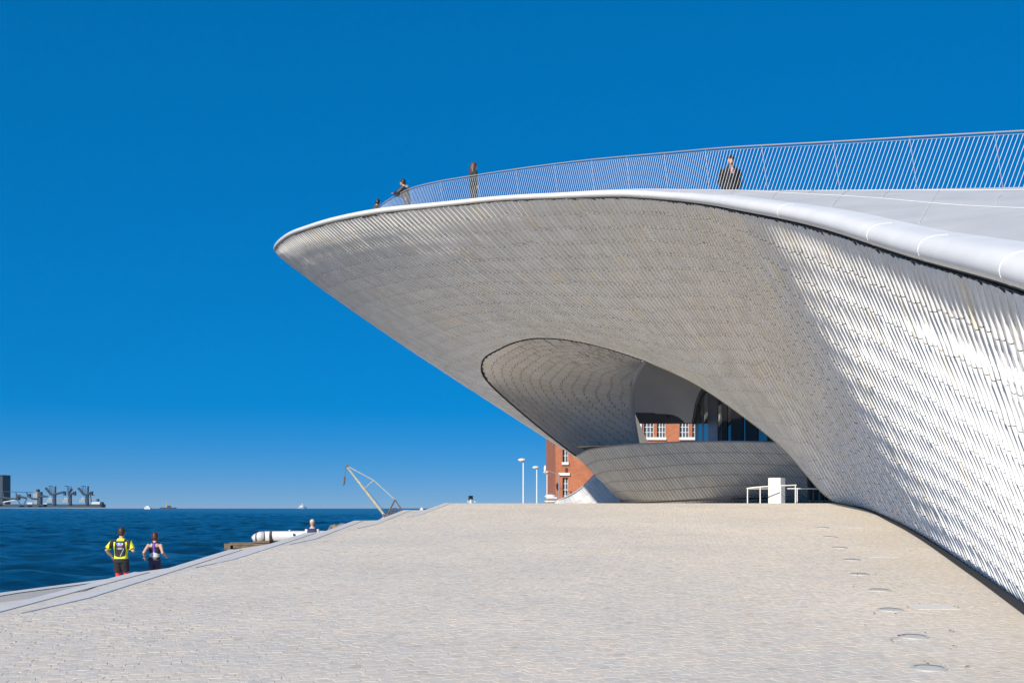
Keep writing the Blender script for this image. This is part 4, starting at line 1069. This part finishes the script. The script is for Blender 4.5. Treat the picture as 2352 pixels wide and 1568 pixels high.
    fuse('shoes', mbs, t, [shoe], None, vox)
    for spec in outfit:
        nm, mats, pick, parts = spec; mb = MB()
        for p in parts:
            if p[0] == 'torso': torso(mb, p[1], p[2], p[3])
            elif p[0] == 'arm':
                for s_ in 'lr': arm(mb, s_, p[1], p[2], p[3])
            elif p[0] == 'leg':
                for s_ in 'lr': leg(mb, s_, p[1], p[2], p[3])
            elif p[0] == 'ell': mb.ell(L(p[1]), p[2], 14, 10)
            elif p[0] == 'tube': mb.tube([L(q) for q in p[1]], p[2], 10)
        fuse(nm, mb, t, mats, pick, vox)
    if hair:
        mb = MB(); hm, style = hair
        mb.ell(hc+np.array([0,-.014,.022]), (.092,.108,.114), 16, 12)
        if style == 'long':
            q = random.Random(3)
            for i in range(16):
                a = math.pi*(1.0+i/15.0); x0 = .07*math.cos(a); y0 = .085*math.sin(a)-.01
                pts = [hc+np.array([x0,y0,.05]), hc+np.array([x0*1.25+q.uniform(-.02,.02),y0*1.2-.02,-.10]), hc+np.array([x0*1.4+q.uniform(-.03,.03),y0*1.2-.04,-.24]), hc+np.array([x0*1.3+q.uniform(-.03,.03),y0*1.1-.05,-.38-q.uniform(0,.1)])]
                mb.tube(pts, [.03,.036,.034,.012], 7)
        if style == 'short':
            mb.ell(hc+np.array([0,-.035,-.02]), (.087,.085,.090), 14, 10)
        if style == 'bob':
            mb.ell(hc+np.array([0,-.035,-.03]), (.098,.092,.105), 14, 10)
        if style == 'cap':
            mb = MB(); mb.ell(hc+np.array([0,-.005,.045]), (.086,.104,.085), 16, 12); mb.tube([hc+np.array([0,.06,.05]), hc+np.array([0,.17,.035])], [.07,.05], 10, sq=.16)
        ho = fuse('cap' if style == 'cap' else 'hair', mb, t, [hm], None, vox, 2)
    if extra: extra(t, L)
    return t
STAND = dict(ls=(-.175,0,1.40), le=(-.225,-.02,1.13), lw=(-.215,.05,.90), rs=(.175,0,1.40), re=(.225,-.02,1.13), rw=(.215,.05,.90),
             lh=(-.085,0,.90), lk=(-.10,.01,.48), la=(-.105,-.01,.085), rh=(.085,0,.90), rk=(.10,.01,.48), ra=(.105,-.01,.085))
def pose(**kw): d = dict(STAND); d.update(kw); return d
RUN = pose(ls=(-.185,0,1.40), le=(-.34,-.14,1.17), lw=(-.25,.02,1.00), rs=(.185,0,1.40), re=(.33,-.06,1.15), rw=(.26,.17,1.13),
           lk=(-.10,.08,.50), la=(-.10,-.02,.10), rk=(.10,.12,.53), ra=(.09,-.20,.30))
blk, yel, red_, wht, blu, pnk = pm('black',(.018,.018,.022)), pm('yellow',(.72,.78,.03)), pm('red',(.75,.05,.05)), pm('white',(.62,.63,.66)), pm('blue',(.10,.28,.75)), pm('pink',(.75,.12,.3))
nav, pur, drk, olv, grn, brn = pm('navy',(.03,.035,.09)), pm('purple',(.16,.07,.62)), pm('charcoal',(.012,.012,.016)), pm('olive',(.07,.06,.035)), pm('green',(.012,.035,.03)), pm('brown',(.05,.04,.03))
hair_dk = plain('hair_dark', (.022,.013,.009), .5); hair_br = plain('hair_brown', (.10,.042,.022), .5); hair_red = plain('hair_auburn', (.075,.018,.016), .45); hair_m = plain('hair_male_brown', (.05,.028,.016), .5)
# mats: 0 black 1 yellow 2 white 3 blue 4 pink
def jersey(x, y, z):
    back = y < .02
    if z < .955: return 1
    if abs(x) > .172: return 1 if (abs(x) > .262 or z < 1.2) else 0            # sleeve: black, yellow cuff
    if z > 1.405 and abs(x) < .10: return 1                        # yoke
    if back:
        if abs(x) > .128+.02*math.sin((z-1.0)*9) and z < 1.38: return 1
        if z < .985+.35*x*x*6: return 1
        if 1.305 < z < 1.36 and abs(x) < .085: return 3 if (int((x+.2)/.028) % 3) else 2
        if 1.275 < z < 1.307 and abs(x) < .06: return 4 if (int((x+.2)/.022) % 2) else 3
        if (1.222 < z < 1.236 or 1.197 < z < 1.211) and abs(x) < .072: return 2 if int((x+.3)/.012) % 4 else 0
        if abs((z-1.02)-(x-.02)*2.2) < .014 and .01 < x < .11: return 2
        return 0
    return 1 if abs(x) > .12 else 0
X_ = at(278,0,30)[0]
person('runner in a black and yellow jersey with red leggings, seen from behind', None, (X_,30,ZP), 0, 1.77, RUN, lean=.05, vox=.010,
    outfit=[('jersey', [blk,yel,wht,blu,pnk], jersey, [('torso',.90,1.475,.022),('arm',0,.42,.026)]),
            ('shorts', [blk], None, [('torso',.84,.95,.024),('leg',0,.38,.034)]),
            ('leggings', [red_], None, [('leg',.30,.62,.008)])], hair=(hair_m,'short'))
def tank(x, y, z):
    if y < .03:
        if abs(x-.012) < .022 and z > 1.17: return 1
        if z < 1.175-abs(x)*.35: return 2
        return 0
    return 2 if z < 1.2 else 0
RUN2 = pose(ls=(-.165,0,1.395), le=(-.29,-.10,1.16), lw=(-.31,.08,1.02), rs=(.165,0,1.395), re=(.27,-.12,1.15), rw=(.30,.06,1.06),
           lk=(-.10,.12,.53), la=(-.09,-.18,.30), rk=(.10,.06,.49), ra=(.10,-.02,.10))
X_ = at(355,0,31)[0]
person('runner in a white and black tank top with navy leggings and belt', None, (X_,31,ZP), 0, 1.62, RUN2, lean=.05, female=True, vox=.010,
    outfit=[('tank_top', [blk,pur,wht], tank, [('torso',1.02,1.33,.012),('tube',[(.0,-.092,1.27),(.0,-.088,1.36),(.0,-.066,1.44)],[.055,.05,.04]),('tube',[(0,-.072,1.42),(-.07,-.03,1.465),(-.095,.06,1.43)],.03),('tube',[(0,-.072,1.42),(.07,-.03,1.465),(.095,.06,1.43)],.03)]),
            ('waist_belt', [drk,wht], lambda x,y,z: 1 if (y < 0 and .985 < z < .995 and 0 < x < .09) else 0, [('torso',.965,1.03,.026)]),
            ('leggings', [nav], None, [('torso',.84,.975,.014),('leg',0,.92,.010)])], hair=(hair_red,'bob'))
X_ = at(717,0,43)[0]
person('man in a navy vest, white sleeves and a pale cap by the river', None, (X_,43,ZP), R(6), 1.85, STAND, vox=.013,
    outfit=[('shirt', [wht], None, [('torso',.88,1.47,.012),('arm',0,.97,.022)]),
            ('vest', [nav], None, [('torso',.90,1.44,.028)]),
            ('trousers', [drk], None, [('torso',.84,.93,.018),('leg',0,.97,.025)])], hair=(plain('cap_straw',(.55,.50,.38),.8),'cap'))
# find the spot on the deck where a figure's head reaches a given row
roof_d = bpy.data.objects['roof_deck']; bpy.context.view_layer.update()
from mathutils.bvhtree import BVHTree
rbv = BVHTree.FromObject(roof_d, bpy.context.evaluated_depsgraph_get())
def on_deck(x, ytop, H, D0, D1):
    best = None
    for D in np.linspace(D0, D1, 60):
        X = (x-HX)/F*D
        h = rbv.ray_cast(Vector((X,D,60))-Vector(museum.location), Vector((0,0,-1)))
        if h[0] is None: continue
        z = h[0].z+museum.location.z; yy_ = HY-(z+H-EZ)/D*F; e_ = abs(yy_-ytop)
        if best is None or e_ < best[0]: best = (e_, X, D, z, yy_)
    return best
b_ = on_deck(1088,364,1.72,39.3,45); 
person('woman with long wavy brown hair and dark green jacket standing behind the railing', None, (b_[1],b_[2],b_[3]), R(-70), 1.72, STAND, female=True, vox=.012,
    outfit=[('jacket', [grn], None, [('torso',.86,1.47,.03),('arm',0,.97,.026)]),
            ('trousers', [brn], None, [('torso',.84,.93,.016),('leg',0,.97,.016)])], hair=(hair_br,'long'))
b_ = on_deck(1678,345,1.82,29.2,34); 
POCK = pose(le=(-.255,-.07,1.14), lw=(-.18,.03,.96), re=(.255,-.07,1.14), rw=(.18,.03,.96))
person('man in a dark jacket and cap with hands in pockets behind the railing', None, (b_[1],b_[2],b_[3]), R(185), 1.80, POCK, vox=.011,
    outfit=[('jacket', [drk, pm('scarf',(.45,.24,.24))], lambda x,y,z: 1 if (y > .06 and abs(x) < .035 and z > 1.27) else 0, [('torso',.84,1.49,.038),('arm',0,1.0,.034),('ell',(-.18,.03,.94),(.05,.06,.10)),('ell',(.18,.03,.94),(.05,.06,.10))]),
            ('trousers', [blk], None, [('torso',.84,.93,.02),('leg',0,.97,.03)])], hair=(plain('cap_black',(.015,.015,.018),.8),'cap'))
b_ = on_deck(935,411,1.74,42.0,48); 
LEAN = pose(le=(-.24,.22,1.20), lw=(-.10,.42,1.22), re=(.24,.22,1.18), rw=(.06,.44,1.24))
def phone(t, L):
    o = MB().box((-.035,.50,1.24),(.035,.512,1.38)).build('phone', m_black, None); o.parent = t
b_phone = person('man in a dark jacket with grey hood holding a phone over the railing', None, (b_[1],b_[2],b_[3]), R(80), 1.74, LEAN, lean=.22, vox=.012,
    outfit=[('jacket', [pm('leather',(.03,.03,.032),.5)], None, [('torso',.88,1.47,.035),('arm',0,.95,.032)]),
            ('hood', [pm('hood_grey',(.30,.30,.27))], None, [('ell',(0,-.10,1.43),(.12,.09,.09)),('tube',[(-.1,.02,1.46),(0,-.08,1.46),(.1,.02,1.46)],.04)]),
            ('trousers', [nav], None, [('torso',.84,.93,.018),('leg',0,.97,.022)])], hair=(hair_dk,'short'))
b_ = on_deck(857,456,1.64,43,50); 
person('woman with dark hair and olive jacket leaning at the roof tip', None, (b_[1],b_[2],b_[3]), R(-62), 1.64, pose(le=(-.2,.18,1.18), lw=(-.06,.30,1.30), re=(.2,.18,1.18), rw=(.06,.30,1.28)), lean=.30, female=True, vox=.012,
    outfit=[('jacket', [olv], None, [('torso',.86,1.47,.03),('arm',0,.95,.028)]),
            ('trousers', [drk], None, [('torso',.84,.93,.018),('leg',0,.97,.02)])], hair=(hair_dk,'bob'))
X_ = at(881,0,103)[0]
person('far-off person in a pink shirt at the foot of the quay crane', None, (X_,103,ZP), R(160), 1.70, STAND, vox=.02,
    outfit=[('shirt', [pm('pinkshirt',(.62,.26,.36))], None, [('torso',.9,1.47,.02),('arm',0,.5,.022)]), ('trousers', [drk], None, [('torso',.84,.93,.02),('leg',0,.97,.024)])], hair=(hair_dk,'short'))
for x, D, H, rt_, lab in ((1868,39.2,1.82,R(175),'taller person in black at the foot of the arch'),(1895,39.8,1.74,R(200),'person in black trousers right behind the taller one in black')):
    X_ = at(x,0,D)[0]
    person(lab, None, (X_,D,ZC), rt_, H, POCK, vox=.014,
        outfit=[('coat', [blk], None, [('torso',.80,1.47,.045),('arm',0,.95,.036)]), ('trousers', [blk], None, [('torso',.84,.93,.02),('leg',0,.97,.032)])], hair=(hair_dk,'short'))

# ---------------------------------------------------------------- sea air
hm = bpy.data.materials.new('sea_haze'); hm.use_nodes = True; hn = hm.node_tree; hn.nodes.clear()
ho_ = hn.nodes.new('ShaderNodeOutputMaterial'); hv = hn.nodes.new('ShaderNodeVolumePrincipled')
hv.inputs['Color'].default_value = (.62,.90,1.0,1); hv.inputs['Density'].default_value = 1.8e-5; hv.inputs['Anisotropy'].default_value = .2
hn.links.new(hv.outputs[0], ho_.inputs['Volume'])
tag(MB().box((-9000,-9000,-1.5),(9000,9000,130)).build('haze', hm), kind='stuff')
